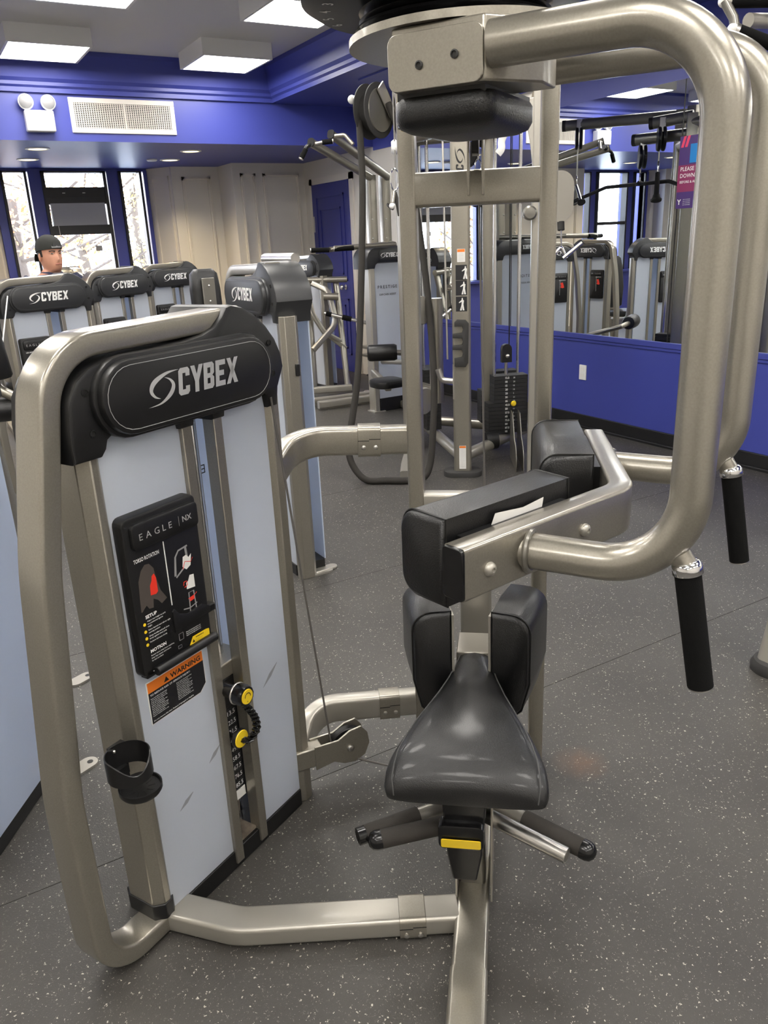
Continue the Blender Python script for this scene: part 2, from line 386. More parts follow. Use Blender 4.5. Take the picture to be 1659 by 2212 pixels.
# ---- back wall: right pier (near), middle panel, two window bays
def frame_on(g, x0, x1, z0, z1, y, t=.035, d=.018):
    for a, b, c, e in ((x0, x1, z0, z0+t), (x0, x1, z1-t, z1), (x0, x0+t, z0, z1), (x1-t, x1, z0, z1)):
        g.box((a, y-d, c), (b, y, e)); 
    i = t*.35
    for a, b, c, e in ((x0+i, x1-i, z0+i, z0+t-i), (x0+i, x1-i, z1-t+i, z1-i), (x0+i, x0+t-i, z0+i, z1-i), (x1-t+i, x1-i, z0+i, z1-i)):
        g.box((a, y-d*1.7, c), (b, y-d, e))
wb = single('wall_back', G().box((3.58, YN, 0), (XR, YN+.6, ZS)), 'white_wall', kind='structure', label='cream panelled wall beside the blue door')
for a, b in ((3.67, 3.86), (3.95, 4.42)):
    g = G(); frame_on(g, a, b, .25, 2.28, YN); single('panel_moulding', g, 'white_trim', parent=wb)
wm = single('wall_alcove', G().box((3.0, YM, 0), (3.58, YM+.5, ZS)), 'white_wall', kind='structure', label='cream panelled wall right of the windows')
g = G(); frame_on(g, 3.12, 3.47, .25, 2.28, YM); single('panel_moulding', g, 'white_trim', parent=wm)
wm2 = single('wall_between', G().box((-.6, YM, 0), (.90, YM+.5, ZS)), 'white_wall', kind='structure', label='cream wall between the two window bays')
g = G(); frame_on(g, -.45, .1, .25, 2.28, YM); frame_on(g, .2, .75, .25, 2.28, YM); single('panel_moulding', g, 'white_trim', parent=wm2)
single('wall_far_left', G().box((X0, YM, 0), (-2.45, YM+.5, ZS)), 'white_wall', kind='structure')
def bay(cx, num, lab, insert=True):
    x0, x1 = cx-.86, cx+.84
    # reveals (splayed jambs)
    for sgn, xe, xw in ((1, x1, x1+.217), (-1, x0, x0-.217)):
        g = G(); a = V3((xe, YW, 0)); b = V3((xw, YM, 0)); d = (b-a); nrm = V3((-d.y, d.x, 0)).normalized()*(.02*(-sgn))
        off = V3((.12*sgn, .12, 0))
        g.add([a, b, b+off, a+off, a+V3((0, 0, ZS)), b+V3((0, 0, ZS)), b+off+V3((0, 0, ZS)), a+off+V3((0, 0, ZS))], [(0, 1, 2, 3), (4, 7, 6, 5), (0, 4, 5, 1), (1, 5, 6, 2), (2, 6, 7, 3), (3, 7, 4, 0)])
        single('wall_reveal', g, 'white_trim', kind='structure')
        g = G(); e = d.normalized(); nn = V3((-e.y, e.x, 0)); nn = nn if nn.x*sgn < 0 else -nn
        for s0, s1, z0, z1 in ((.06, .09, .95, 2.3), (.30, .33, .95, 2.3), (.06, .33, 2.27, 2.3), (.06, .33, .95, .98)):
            c = a+e*(s0+s1)/2+nn*.006+V3((0, 0, (z0+z1)/2)); g.obox(c, e*(s1-s0)/2, nn*.008, (0, 0, (z1-z0)/2))
        single('trim_reveal', g, 'white_trim', kind='structure')
    # blue wall below and columns between
    cols = [(x0, cx-.745), (cx-.484, cx-.354), (cx+.37, cx+.50), (cx+.796, x1)]
    g = G().box((x0, YW-.02, 0), (x1, YW+.15, .80)); 
    g.box((x0, YW-.02, 2.37), (x1, YW+.15, ZS))
    for a, b in cols: g.box((a, YW-.03, .8), (b, YW+.15, 2.37))
    single('window_wall_%s' % lab, g, 'blue', kind='structure')
    single('window_sill_%s' % lab, G().box((x0-.05, YW-.14, .78), (x1+.05, YW, .82)), 'blue', kind='structure', bev=.006)
    single('trim_dado_%s' % lab, G().box((x0-.2, YM-.02+.35, .0), (x1+.2, YW-.02, .12)), 'base_black', kind='structure')
    wins = [(cx-.745, cx-.532), (cx-.325, cx+.325), (cx+.53, cx+.74)]
    for i, (a, b) in enumerate(wins):
        wide = i == 1; f = .028 if not wide else .035; a -= .028; b += .028
        e = bpy.data.objects.new('window_%d' % (num+i), None); link(e); e.location = (a, YW, .8); e['kind'] = 'structure'; e['label'] = (('wide centre window with grey panel insert' if insert else 'wide plain centre window') if wide else 'tall narrow side window') + ' of the ' + lab + ' bay'
        L = V3((a, YW, .8)); mp = lambda p, L=L: p-L
        def part(nm, g, m):
            o = bpy.data.objects.new(nm, mesh(nm, g, mp)); o.data.materials.append(MT[m]); link(o, e); return o
        g = G()
        for q in ((a, b, .8, .8+f), (a, b, 2.37-f*.5, 2.37), (a, a+f, .8, 2.37), (b-f, b, .8, 2.37)): g.box((q[0], YW-.06, q[2]), (q[1], YW+.06, q[3]))
        part('window_frame', g, 'frame_black')
        if wide and not insert:
            part('window_rail', G().box((a+f, YW-.05, 1.55), (b-f, YW+.05, 1.60)), 'frame_black'); part('window_pane', G().box((a+f, YW+.01, .83), (b-f, YW+.016, 2.36)), 'glass')
        elif wide:
            part('window_rail', G().box((a+f, YW-.05, 1.69), (b-f, YW+.05, 1.79)), 'frame_black')
            part('window_rail', G().box((a+f, YW-.05, 2.09), (b-f, YW+.05, 2.20)), 'frame_black')
            part('window_rail', G().box((a+f, YW-.045, 2.02), (b-f, YW+.04, 2.09)), 'frame_black')
            part('insert_panel', G().box((a+f+.02, YW-.055, 1.79), (b-f-.02, YW+.02, 2.03)), 'ac_grey')
            g = G()
            for q in (.2, .42): g.box((a+q, YW-.058, 2.135), (a+q+.03, YW-.049, 2.142))
            part('window_latch', g, 'steel')
            part('window_pane', G().box((a+f, YW+.01, 2.20), (b-f, YW+.016, 2.36)), 'glass')
            part('window_pane', G().box((a+f, YW+.01, .83), (b-f, YW+.016, 1.69)), 'glass')
            part('paper_square', G().box((b-.22, YW-.002, 1.50), (b-.145, YW, 1.56)), 'print_grey')
            part('pull_cord', G().cyl((a+.1, YW-.06, 1.79), (a+.11, YW-.06, 1.45), .003, 6), 'fixture')
        else: part('window_pane', G().box((a+f, YW+.01, .83), (b-f, YW+.016, 2.36)), 'glass')
bay(1.96, 1, 'near'); bay(-1.52, 4, 'far', False)
# door in the right wall
d = Thing('door_1', (XR, 8.71, 0), 'dark blue panelled door with round steel knob', None, kind='structure')
d.e.pop('category', None)
d.part('door_leaf', G().box((XR-.03, 8.25, 0), (XR-.004, 9.17, 2.13)), 'blue_door', bev=.003)
for z0, z1, y0, y1 in ((1.05, 2.0, 8.36, 9.06), (1.12, 1.86, 8.45, 8.97), (.2, .85, 8.36, 9.06), (.27, .78, 8.45, 8.97)):
    g = G()
    for a, b, c, e in ((y0, y1, z0, z0+.02), (y0, y1, z1-.02, z1), (y0, y0+.02, z0, z1), (y1-.02, y1, z0, z1)): g.box((XR-.04, a, c), (XR-.03, b, e))
    d.part('door_moulding', g, 'blue_door')
d.part('door_knob', G().lathe([(.03, 0), (.03, .008), (.012, .012), (.012, .035), (.026, .045), (.03, .06), (.02, .072), (.002, .074)], (XR-.03, 8.42, .98), (-1, 0, 0)), 'steel')
d.part('hinge', G().box((XR-.036, 9.13, 1.60), (XR-.028, 9.165, 1.78)), 'steel')
g = G()
for a, b, c, e in ((8.17, 8.25, 0, 2.20), (9.17, 9.25, 0, 2.20), (8.17, 9.25, 2.13, 2.20)): g.box((XR-.02, a, c), (XR, b, e))
single('trim_door', g, 'white_trim', kind='structure', label='white door casing')
# ---- notice papers beside the door
n = Thing('wall_notice', (XR, 7.80, 1.5), 'white paper notice with black bands on the wall beside the blue door', 'notice')
n.part('paper', G().box((XR-.006, 7.72, 1.46), (XR-.001, 7.90, 2.02)), 'label_white')
n.part('print_band', G().box((XR-.008, 7.72, 1.86), (XR-.006, 7.90, 1.93)), 'print_black'); n.part('print_band', G().box((XR-.008, 7.72, 1.46), (XR-.006, 7.90, 1.56)), 'print_black')
# ---- ceiling light boxes
def light_box(x, y, lab):
    t = Thing('ceiling_light', (x, y, ZC), lab, 'ceiling light', group='square ceiling light boxes')
    g = G(); s = .30; z0 = ZC-.125
    for a, b, c, e in ((-s, s, -s, -s+.02), (-s, s, s-.02, s), (-s, -s+.02, -s+.02, s-.02), (s-.02, s, -s+.02, s-.02)): g.box((x+a, y+c, z0), (x+b, y+e, ZC))
    t.part('housing', g, 'fixture'); t.part('diffuser', G().box((x-s+.021, y-s+.021, z0+.004), (x+s-.021, y+s-.021, z0+.016)), 'lamp_glow')
nm = {(1.30, 7.12): 'white square ceiling light at the upper left above the air grille', (2.74, 7.10): 'white square ceiling light with its side showing, beside the blue cornice',
      (2.66, 5.47): 'square ceiling light cut by the top edge, left of the torso machine top', (1.30, 5.45): 'square ceiling light at the top left edge of the picture'}
for (x, y), l in nm.items(): light_box(x, y, l)
for x, ln in ((1.3, 'middle'), (2.7, 'mirror side'), (-.2, 'left'), (-1.8, 'far left')):  # unseen lamps added to light the room, carrying on the visible grid
    for y, rw in ((7.1, 'window row'), (5.4, 'row above the towers'), (3.7, 'row above the cable station'), (1.9, 'row above the torso machine'), (.1, 'row above the photographer'), (-1.6, 'row at the front wall')):
        if x > 0 and y > 5: continue
        light_box(x, y, 'unseen square ceiling light added to light the gym, %s lane, %s' % (ln, rw))
def downlight(x, y, lab):
    t = Thing('recessed_downlight', (x, y, ZS), lab, 'downlight', group='recessed lights in the soffit')
    t.part('trim_ring', G().lathe([(.105, 0), (.105, -.006), (.085, -.010), (.078, -.002), (.078, 0)], (x, y, ZS), (0, 0, 1), 28), 'fixture')
    t.part('lens', G().cyl((x, y, ZS-.006), (x, y, ZS-.003), .077, 28), 'spot_glow')
    ld = bpy.data.lights.new('downlight_lamp', 'SPOT'); ld.energy = 45; ld.color = (1, .80, .50); ld.spot_size = R_(130); ld.spot_blend = .8; ld.shadow_soft_size = .06
    lo = bpy.data.objects.new('downlight_lamp', ld); link(lo, t.e); lo.location = (0, 0, -.03)
for x, y, l in ((1.32, 8.26, 'warm round downlight below the emergency light'), (2.744, 8.28, 'warm round downlight nearer the bulkhead, right of the air grille'), (2.778, 9.11, 'warm round downlight near the windows, lower of the pair'),
                (-.63, 8.97, 'warm round downlight near the far bay, seen only in the mirror'), (-.62, 8.2, 'warm round downlight behind the notice in the mirror'), (1.36, 9.18, 'warm round downlight close to the near window bay')):
    downlight(x, y, l)
single('smoke_detector', G().lathe([(.055, 0), (.055, -.012), (.045, -.02), (.004, -.021)], (2.575, 9.08, ZS), (0, 0, 1)), 'fixture', 'small white round sensor on the soffit beside the pair of downlights', 'sensor', loc=(2.575, 9.08, ZS))
# ---- emergency light
t = Thing('emergency_light', (1.28, YB, 2.455), 'white two-headed emergency light on the blue bulkhead', 'emergency light')
t.part('battery_box', G().box((1.167, YB-.09, 2.455), (1.392, YB, 2.615)), 'fixture', bev=.01)
g = G(); put_text(g, 'Atlite', (1.30, YB-.0915, 2.495), (1, 0, 0), (0, 0, 1), .010); t.part('lettering', g, 'print_grey', smooth=None)
for x, tw_ in ((1.19, -.18), (1.364, .12)):
    c = V3((x, YB-.07, 2.675)); ax = V3((tw_, -1, -.15)).normalized()
    h = t.part('lamp_head', G().lathe([(.004, .07), (.045, .055), (.058, .02), (.060, -.005), (.052, -.012), (.050, -.006), (.03, .0), (.003, .004)], c, -ax, 26), 'fixture')
    t.part('lamp_lens', G().lathe([(.05, 0), (.04, .008), (.002, .012)], c+ax*.010, ax, 24), 'lens_grey', par=h)
    t.part('neck', G().cyl((x, YB-.045, 2.61), c-V3((0, -.03, .03)), .014), 'fixture')
# ---- air grille: frame and bars one by one
t = Thing('air_grille', (1.99, YB, 2.46), 'white rectangular air return grille on the blue bulkhead', 'air grille')
x0, x1, z0, z1 = 1.535, 2.438, 2.46, 2.733
g = G(); b = .04
for a, c, e, f in ((x0, x1, z0, z0+b), (x0, x1, z1-b, z1), (x0, x0+b, z0+b, z1-b), (x1-b, x1, z0+b, z1-b)): g.box((a, YB-.014, e), (c, YB, f))
t.part('grille_frame', g, 'white_trim', bev=.003)
t.part('backing', G().box((x0+b, YB-.0005, z0+b), (x1-b, YB, z1-b)), 'black')
n = 44
vb = None
for i in range(n):
    x = x0+b+(x1-x0-2*b)*(i+.5)/n; wdt = .0032 if i != n//2 else .008
    o = t.part('grille_bar', G().box((x-wdt, YB-.011, z0+b), (x+wdt, YB-.005, z1-b)), 'white_trim')
n = 14
for i in range(n):
    z = z0+b+(z1-z0-2*b)*(i+.5)/n; t.part('grille_slat', G().box((x0+b, YB-.006, z-.0024), (x1-b, YB-.003, z+.0024)), 'white_trim')
# ---- wall outlet
t = Thing('wall_outlet', (XR-.012, 4.56, .405), 'white double power outlet on the blue dado', 'outlet')
t.part('plate', G().box((XR-.02, 4.525, .378), (XR-.012, 4.60, .495)), 'fixture', bev=.003)
for z in (.415, .46): t.part('socket', G().box((XR-.022, 4.545, z-.014), (XR-.0195, 4.58, z+.014)), 'label_white')
# ---- purple notice on the mirror seam
t = Thing('purple_notice', (XR-.02, 3.70, 1.62), 'purple and magenta notice stuck on the mirror beside its seam', 'notice')
P0, P1, Z0, Z1 = 3.775, 3.50, 1.60, 2.03
xx = XR-.0215
t.part('sheet', G().box((xx-.001, P1, Z0), (xx+.002, P0, Z1)), 'poster_purple')
t.part('print_band', G().box((xx-.0015, P1, 1.70), (xx-.001, P0, 1.86)), 'poster_magenta')
t.part('print_block', G().box((xx-.0018, P1, 1.87), (xx-.001, 3.69, 1.98)), 'poster_blue')
g = G()
for q in (0, .03): g.poly([(xx-.0018, 3.765-q, 1.965), (xx-.0018, 3.745-q, 1.965), (xx-.0018, 3.725-q, 2.03), (xx-.0018, 3.745-q, 2.03)])
t.part('print_stripes', g, 'poster_pink', smooth=None)
g = G()
for s, z, h in (('PLEASE WIPE', 1.825, .024), ('DOWN EQUIPMENT', 1.785, .024), ('BEFORE & AFTER USE', 1.752, .015)): put_text(g, s, (xx-.002, 3.755, z), (0, -1, 0), (0, 0, 1), h, bold=.01)
put_text(g, 'Y', (xx-.002, 3.765, 1.625), (0, -1, 0), (0, 0, 1), .03, bold=.03)
for k in range(4): put_text(g, 'your community', (xx-.002, 3.72, 1.652-.011*k), (0, -1, 0), (0, 0, 1), .006)
t.part('lettering', g, 'print_white', smooth=None)
# ---- outside: ground, trees
single('ground_outside', G().box((-14, YW+.4, -.5), (18, 40, -.4)), 'concrete', kind='structure')
def tree(x, y, h, lab, seed, kinds):
    rnd = random.Random(seed); t = Thing('tree', (x, y, -.4), lab, 'tree', group='autumn trees outside the windows')
    g = G(); tips = []
    g.sweep([(x, y, -.4), (x+.05, y, h*.25), (x-.03, y+.05, h*.5), (x, y, h*.8)], circ(.09, 8))
    for i in range(16):
        a = rnd.uniform(0, 6.28); z = rnd.uniform(.15, .75)*h; l = rnd.uniform(.7, 1.7); e = V3((x+l*math.cos(a), y+l*math.sin(a), z+rnd.uniform(.2, .9)))
        g.sweep([(x, y, z), V3((x, y, z)).lerp(e, .5)+V3((0, 0, -.08)), e], circ(.022, 5)); tips.append((V3((x, y, z)), e))
    t.part('trunk', g, 'bark')
    for kk in kinds:
        g = G()
        for i in range(520):
            a, b = rnd.choice(tips); c = a.lerp(b, rnd.uniform(.3, 1.1))+V3((rnd.gauss(0, .22), rnd.gauss(0, .22), rnd.gauss(0, .2)))
            u = V3((rnd.gauss(0, 1), rnd.gauss(0, 1), rnd.gauss(0, 1))).normalized(); q = u.orthogonal().normalized(); s = rnd.uniform(.03, .07)
            g.add([c-u*s, c+q*s*.55, c+u*s, c-q*s*.55], [(0, 1, 2, 3)])
        t.part('leaves', g, 'leaf%d' % kk, smooth=None, kind='stuff')
tree(1.75, 14.2, 2.9, 'orange autumn tree outside the left narrow window', 1, (0, 3)); tree(3.55, 18.6, 3.4, 'golden autumn tree outside the wide window', 2, (1, 3))
tree(5.9, 23.0, 3.8, 'brown and green autumn tree outside the right narrow window', 3, (2, 1)); tree(1.4, 22.8, 3.6, 'red autumn tree further back outside', 4, (4, 0)); tree(-2.6, 14.5, 2.8, 'autumn tree outside the far window bay', 5, (1, 0))
# ================================================================== WEIGHT TOWER (build space: s along, n towards the front, z up)
T0 = V3((.24, 1.49, 0)); TA = math.atan2(.25, .48)
def tow(s, n, z, o=T0, a=TA): return V3((o[0]+math.cos(a)*s+math.sin(a)*n, o[1]+math.sin(a)*s-math.cos(a)*n, o[2]+z))
SX, NX, ZX = V3((1, 0, 0)), V3((0, 1, 0)), V3((0, 0, 1))
def arc(cx, cy, r, a0, a1, n=8): return [(cx+r*math.cos(R_(a0+(a1-a0)*i/n)), cy+r*math.sin(R_(a0+(a1-a0)*i/n))) for i in range(n+1)]
SHROUD = [(-.045, 1.200), (-.045, 1.137), (.018, 1.137), (.030, 1.150), (.036, 1.166), (.046, 1.172), (.205, 1.172), (.216, 1.166), (.220, 1.146), (.256, 1.146), (.260, 1.166), (.268, 1.172), (.300, 1.172), (.309, 1.166), (.313, 1.146), (.349, 1.146),
          (.353, 1.166), (.362, 1.172), (.482, 1.172), (.494, 1.166), (.499, 1.137), (.530, 1.137), (.538, 1.180), (.563, 1.224), (.557, 1.258), (.540, 1.292), (.512, 1.325), (.478, 1.352), (.440, 1.371), (.405, 1.379),
          (.388, 1.376), (.372, 1.358), (.345, 1.338), (.310, 1.327), (.26, 1.321), (.06, 1.313), (.018, 1.303), (-.014, 1.283), (-.035, 1.250)]
OVAL = arc(.42, 1.240, .070, -90, 90, 12)+arc(.085, 1.240, .070, 90, 270, 12)
def build_tower(t, full=False, mp=None, loop=True, placard=True, shroud_m='plastic', title=None):
    P = lambda *a, **k: t.part(*a, mp=mp, **k)
    if loop:
        path = fillet([(.44, -.0375, 1.352), (-.045, -.0375, 1.340, .12), (-.122, -.0375, .95, .9), (-.170, -.0375, .48, .9), (-.168, -.0375, .030, .105), (.0, -.0375, .030)], 14)
        P('side_loop', G().sweep(path, rrect(.075, .045, .008, 4), up=NX), 'paint')
    ch = lambda a, b, c, d, e: [(a+e, c), (b-e, c), (b, c+e), (b, d-e), (b-e, d), (a+e, d), (a, d-e), (a, c+e)]
    P('corner_post', G().prism(ch(-.024, .032, -.115, 0, .020), (0, 0, .090), SX, NX, (0, 0, 1.075)), 'paint', bev=.002)
    P('corner_post', G().prism(ch(.500, .562, -.085, 0, .018), (0, 0, .0), SX, NX, (0, 0, 1.165)), 'paint', bev=.002)
    P('foot_cap', G().prism(ch(-.027, .035, -.118, .003, .020), (0, 0, .050), SX, NX, (0, 0, .042)), 'plastic', bev=.002)
    g = G()
    for s0 in (.531,):
        g.prism(rrect(.055, .13, .027, 5), (s0, -.11, 0), SX, NX, (0, 0, .008))
    P('floor_flange', g, 'paint_light')
    P('base_rail', G().box((.010, -.155, .0), (.500, -.002, .052)), 'plastic', bev=.002)
    for a in (.226, .319): P('inner_bar', G().box((a, -.030, .015), (a+.026, .004, 1.17)), 'paint', bev=.002)
    P('front_panel', G().box((.014, -.012, .052), (.226, -.006, 1.18)), 'acrylic', bev=.001)
    P('front_panel', G().box((.345, -.012, .052), (.500, -.006, 1.18)), 'acrylic', bev=.001)
    rp = P('rear_panel', G().box((.034, -.160, .052), (.500, -.154, 1.18)), 'acrylic_back')
    g = G()
    if full:
        put_text(g, 'E', (.430, -.153, .978), -SX, ZX, .022); put_text(g, 'A', (.392, -.153, .978), -SX, ZX, .022)
    put_text(g, 'EAGLE NX', (.385, -.1615, .978), -SX, ZX, .026, bold=.004, space=.016)
    P('lettering', g, 'print_black', par=rp, smooth=None)
    sh = P('shroud', G().prism(SHROUD, (0, -.155, 0), SX, ZX, (0, .167, 0), bev=.008), shroud_m, smooth=30)
    P('badge_step', G().prism(inset(OVAL, -.008), (0, .010, 0), SX, ZX, (0, .014, 0), bev=.005), shroud_m, par=sh)
    P('badge', G().prism(OVAL, (0, .022, 0), SX, ZX, (0, .018, 0), bev=.006), shroud_m, par=sh)
    g = G().torus((0, 0, 0), NX, 1, .001)
    g = G(); pth = [(x, .0405, z) for x, z in inset(OVAL, .010)]; g.sweep(pth, circ(.0007, 5), up=NX, closed=True); P('badge_line', g, 'print_grey' if full else shroud_m, par=sh)
    g = G(); logo(g, (.118, .0412, 1.222), SX, ZX, .252); P('lettering', g, 'print_silver' if full else 'print_white', par=sh, smooth=None, label='silver CYBEX lettering with swirl')
    g = G(); logo(g, (.400, -.1565, 1.222), -SX, ZX, .252); P('lettering', g, 'print_white', par=sh, smooth=None)
    for s_, z_ in ((.0, 1.262), (.003, 1.186), (.515, 1.285), (.520, 1.215)): P('screw_recess', G().lathe([(.0075, 0), (.0075, .0025), (.0055, .0028), (.005, .0012), (.0005, .001)], (s_, .0115, z_), NX, 14), 'black', par=sh)
    if placard:
        bm = mp or t.mp; P = lambda *a, **k: t.part(*a, mp=lambda p: bm(V3((p.x, p.y, 1.0105-(1.0105-p.z)*.952))), **k)
        pl = P('instruction_placard', G().prism(rrect(.198, .365, .016, 4), (.123, -.006, .828), SX, ZX, (0, .026, 0), bev=.005), 'plastic')
        P('placard_header', G().prism(rrect(.178, .058, .012, 4), (.128, .018, .967), SX, ZX, (0, .012, 0), bev=.004), 'plastic', par=pl)
        g = G(); wd = put_text(g, 'EAGLE', (.055, .0306, .959), SX, ZX, .0145, space=.0085); g.box((.160, .0302, .955), (.1605, .0306, .977)); put_text(g, 'NX', (.170, .0306, .961), SX, ZX, .0125, bold=.015)
        P('lettering', g, 'print_silver', par=pl, smooth=None)
        if full: placard_print(P, pl)
        else:
            g = G(); put_text(g, 'LEG EXTENSION' if title is None else title, (.05, .0206, .917), SX, ZX, .008, bold=.02); P('lettering', g, 'print_white', par=pl, smooth=None)
            g = G().flat([[(0, 0), (.5, -.1), (1, .1), (.8, .5), (1, 1.2), (.4, 1.3), (.2, .7)]], (.065, .0206, .83), SX*.05, ZX*.05); P('print_figure', g, 'red', par=pl, smooth=None)
            g = G().box((.121, .0202, .74), (.123, .021, .93)); P('print_line', g, 'print_white', par=pl)
def placard_print(P, pl):
    y = .0206
    g = G(); g.box((.1190, .0202, .782), (.1208, .0215, .932)); P('print_line', g, 'print_white', par=pl)
    g = G(); put_text(g, 'TORSO ROTATION', (.040, y, .910), SX, ZX, .0088, width=.066, bold=.008)
    for s, x, z, h in (('SETUP', .048, .781, .0075), ('MOTION', .048, .700, .0075)): put_text(g, s, (x, y, z), SX, ZX, h, bold=.03)
    z = .773
    for i, (a, b, c) in enumerate((('Adjust seat height so pads', 'are positioned against', 'thighs'), ('Select desired start left or right', 'starting position', ''), ('Grasp handles and pull chest', 'firmly against chest pads', ''), ('Perform full twist slowly', '', ''))):
        for s in (a, b, c):
            if s: put_text(g, s, (.0505, y, z), SX, ZX, .0033); z -= .0062
        z -= .002
    z = .692
    for s in ('Rotate torso away from machine,', 'keep hips square and return', 'to start position'): put_text(g, s, (.048, y, z), SX, ZX, .0033); z -= .0062
    for s, x, z in (('Scan for video', .047, .655),): put_text(g, s, (x, y, z), SX, ZX, .0026)
    for k in range(3): put_text(g, 'Read all warnings before use', (.148, y, .700-.0045*k), SX, ZX, .0026)
    put_text(g, 'CYBEX', (.143, y, .733), SX, ZX, .004, bold=.03)
    P('lettering', g, 'print_white', par=pl, smooth=None)
    g = G()
    for z in (.770, .753, .737, .722): P('print_dot', G().cyl((.043, .0202, z), (.043, y+.0002, z), .0036, 14), 'yellow', par=pl)
    g.flat([[(0, 0), (.062, 0), (.062, .016), (.052, .018), (.012, .018)]], (.152, y+.0002, .664), SX, ZX)
    P('print_marks', g, 'yellow', par=pl, smooth=None)
    g = G(); put_text(g, 'WARNING', (.172, y+.0006, .675), SX, ZX, .0035, bold=.02)
    for k in range(3): put_text(g, 'Serious injury can occur', (.170, y+.0006, .672-.0035*(k+.6)), SX, ZX, .0016)
    g.flat([[(0, 0), (.008, 0), (.004, .008)]], (.161, y+.0006, .667), SX, ZX); P('lettering', g, 'print_black', par=pl, smooth=None)
    # muscle figure: torso silhouette with a lit red flank
    body = [(.0, .0), (.05, .0), (.12, .05), (.22, .1), (.3, .0), (.46, -.02), (.50, .18), (.66, .10), (.78, -.02), (1.0, .05), (.80, .30), (.70, .62), (.66, .86), (.52, 1.0), (.36, 1.02), (.20, .92), (.06, .70), (.02, .3)]
    P('print_figure', G().flat([body], (.040, y, .800), SX*.070, ZX*.098), 'skinprint', par=pl, smooth=None)
    red = [(.42, .28), (.62, .26), (.70, .30), (.70, .62), (.64, .74), (.55, .70), (.52, .60), (.44, .50)]
    P('print_muscle', G().flat([red], (.040, y+.0003, .800), SX*.070, ZX*.098), 'red', par=pl, smooth=None)
    # machine diagrams
    g = G(); g.flat(strip([(.140, .842), (.146, .885), (.156, .897), (.182, .900)], [.006, .005, .004, .004]), (0, y, 0), SX, ZX); g.flat(strip([(.176, .900), (.178, .872)], [.006]*2), (0, y, 0), SX, ZX)
    g.flat(strip([(.142, .838), (.165, .852), (.183, .866)], [.004]*3), (0, y, 0), SX, ZX); g.flat(strip([(.168, .745), (.170, .790), (.184, .790), (.186, .745)], [.003]*4), (0, y, 0), SX, ZX)
    g.flat(strip([(.150, .757), (.168, .753), (.190, .758)], [.0025]*3), (0, y, 0), SX, ZX)
    P('print_diagram', g, 'print_grey', par=pl, smooth=None)
    g = G().flat([[(.162, .856), (.172, .846), (.185, .852), (.190, .878), (.182, .872), (.176, .880), (.166, .878)], [(.166, .800), (.190, .797), (.190, .828), (.178, .830), (.172, .818), (.166, .816)]], (0, y+.0002, 0), SX, ZX)
    P('print_diagram', g, 'label_white', par=pl, smooth=None)
    g = G(); g.flat(strip([(.162, .850), (.170, .866), (.186, .860), (.193, .868)], [.0018]*4), (0, y+.0005, 0), SX, ZX); g.flat(strip([(.158, .812), (.160, .820), (.168, .820), (.169, .810), (.160, .807)], [.0018]*5), (0, y+.0005, 0), SX, ZX); g.flat(strip([(.166, .776), (.186, .779), (.192, .783)], [.0018]*3), (0, y+.0005, 0), SX, ZX)
    g.flat([[(.170, .768), (.184, .770), (.183, .779), (.171, .777)]], (0, y+.0004, 0), SX, ZX); P('print_diagram', g, 'red', par=pl, smooth=None)
    g = G(); g.flat(strip([(.127, .690), (.139, .690), (.139, .706), (.127, .706), (.127, .690)], [.0012]*5), (0, y, 0), SX, ZX); g.flat(strip([(.121, .672), (.131, .672), (.131, .679), (.121, .679), (.121, .672)], [.0008]*5), (0, y, 0), SX, ZX)
    P('print_icon', g, 'print_grey', par=pl, smooth=None)
    # clip lever and lower ledge
    P('clip_lever', G().prism([(0, 0), (.105, .004), (.108, .018), (.085, .032), (.04, .028), (.018, .038), (.006, .055), (.0, .05)], (.117, .018, .716), SX, ZX, (0, .006, 0), bev=.002), 'plastic', par=pl)
    P('clip_tab', G().box((.215, .0, .716), (.241, .022, .735)), 'plastic', par=pl, bev=.003)
    P('placard_ledge', G().cyl((.050, .026, .655), (.226, .026, .655), .011, 14).box((.03, .0, .644), (.22, .02, .664)), 'plastic', par=pl, bev=.002)

# ================================================================== TORSO ROTATION MACHINE
U_ = V3((.63583, .77182, 0)).normalized(); V_ = V3((U_.y, -U_.x, 0)); VO = -.06783
def M(u, v, z): return U_*u+V_*(v+VO)+V3((0, 0, z))
TH = .3507; PU = 1.5403
W_ = U_*(-math.sin(TH))+V_*math.cos(TH); P_ = U_*math.cos(TH)+V_*math.sin(TH); PC = M(PU, 0, 0)
def A(p, w, z): return PC+P_*p+W_*w+V3((0, 0, z))
base = M(1.5, 0, 0)
TM = Thing('torso_rotation_machine', base, 'silver and black seated torso rotation machine with weight tower in the foreground', 'exercise machine')
build_tower(TM, True, mp=lambda p: tow(*p)-base)
TP = lambda *a, **k: TM.part(*a, mp=lambda p: tow(*p)-base, **k)
# weight stack
zb = .185
for k in range(9):
    z = zb+.0265*(8-k)
    pl = TP('weight_plate', G().box((.205, -.128, z), (.365, -.034, z+.0252)), 'iron', bev=.001)
    g = G(); put_text(g, ['13.5', '22.5', '31.5', '40.5', '49.5', '58.5', '67.5', '76.5', '85.5'][k], (.288, -.0332, z+.006), SX, ZX, .0125, width=.026)
    put_text(g, '0', (.2535, -.0332, z+.004), SX, ZX, .014)
    TP('lettering', g, 'print_white', par=pl, smooth=None)
    TP('selector_hole', G().cyl((.277, -.0335, z+.012), (.277, -.0330, z+.012), .005, 12), 'black', par=pl)
TP('sticker', G().box((.253, -.0345, zb-.030), (.318, -.0325, zb-.003)), 'label_white')
TP('stack_base', G().box((.205, -.128, zb-.032), (.365, -.0345, zb-.001)), 'iron')
TP('stack_head', G().box((.205, -.130, zb+.0265*9), (.365, -.030, zb+.0265*9+.085)), 'plastic', bev=.004)
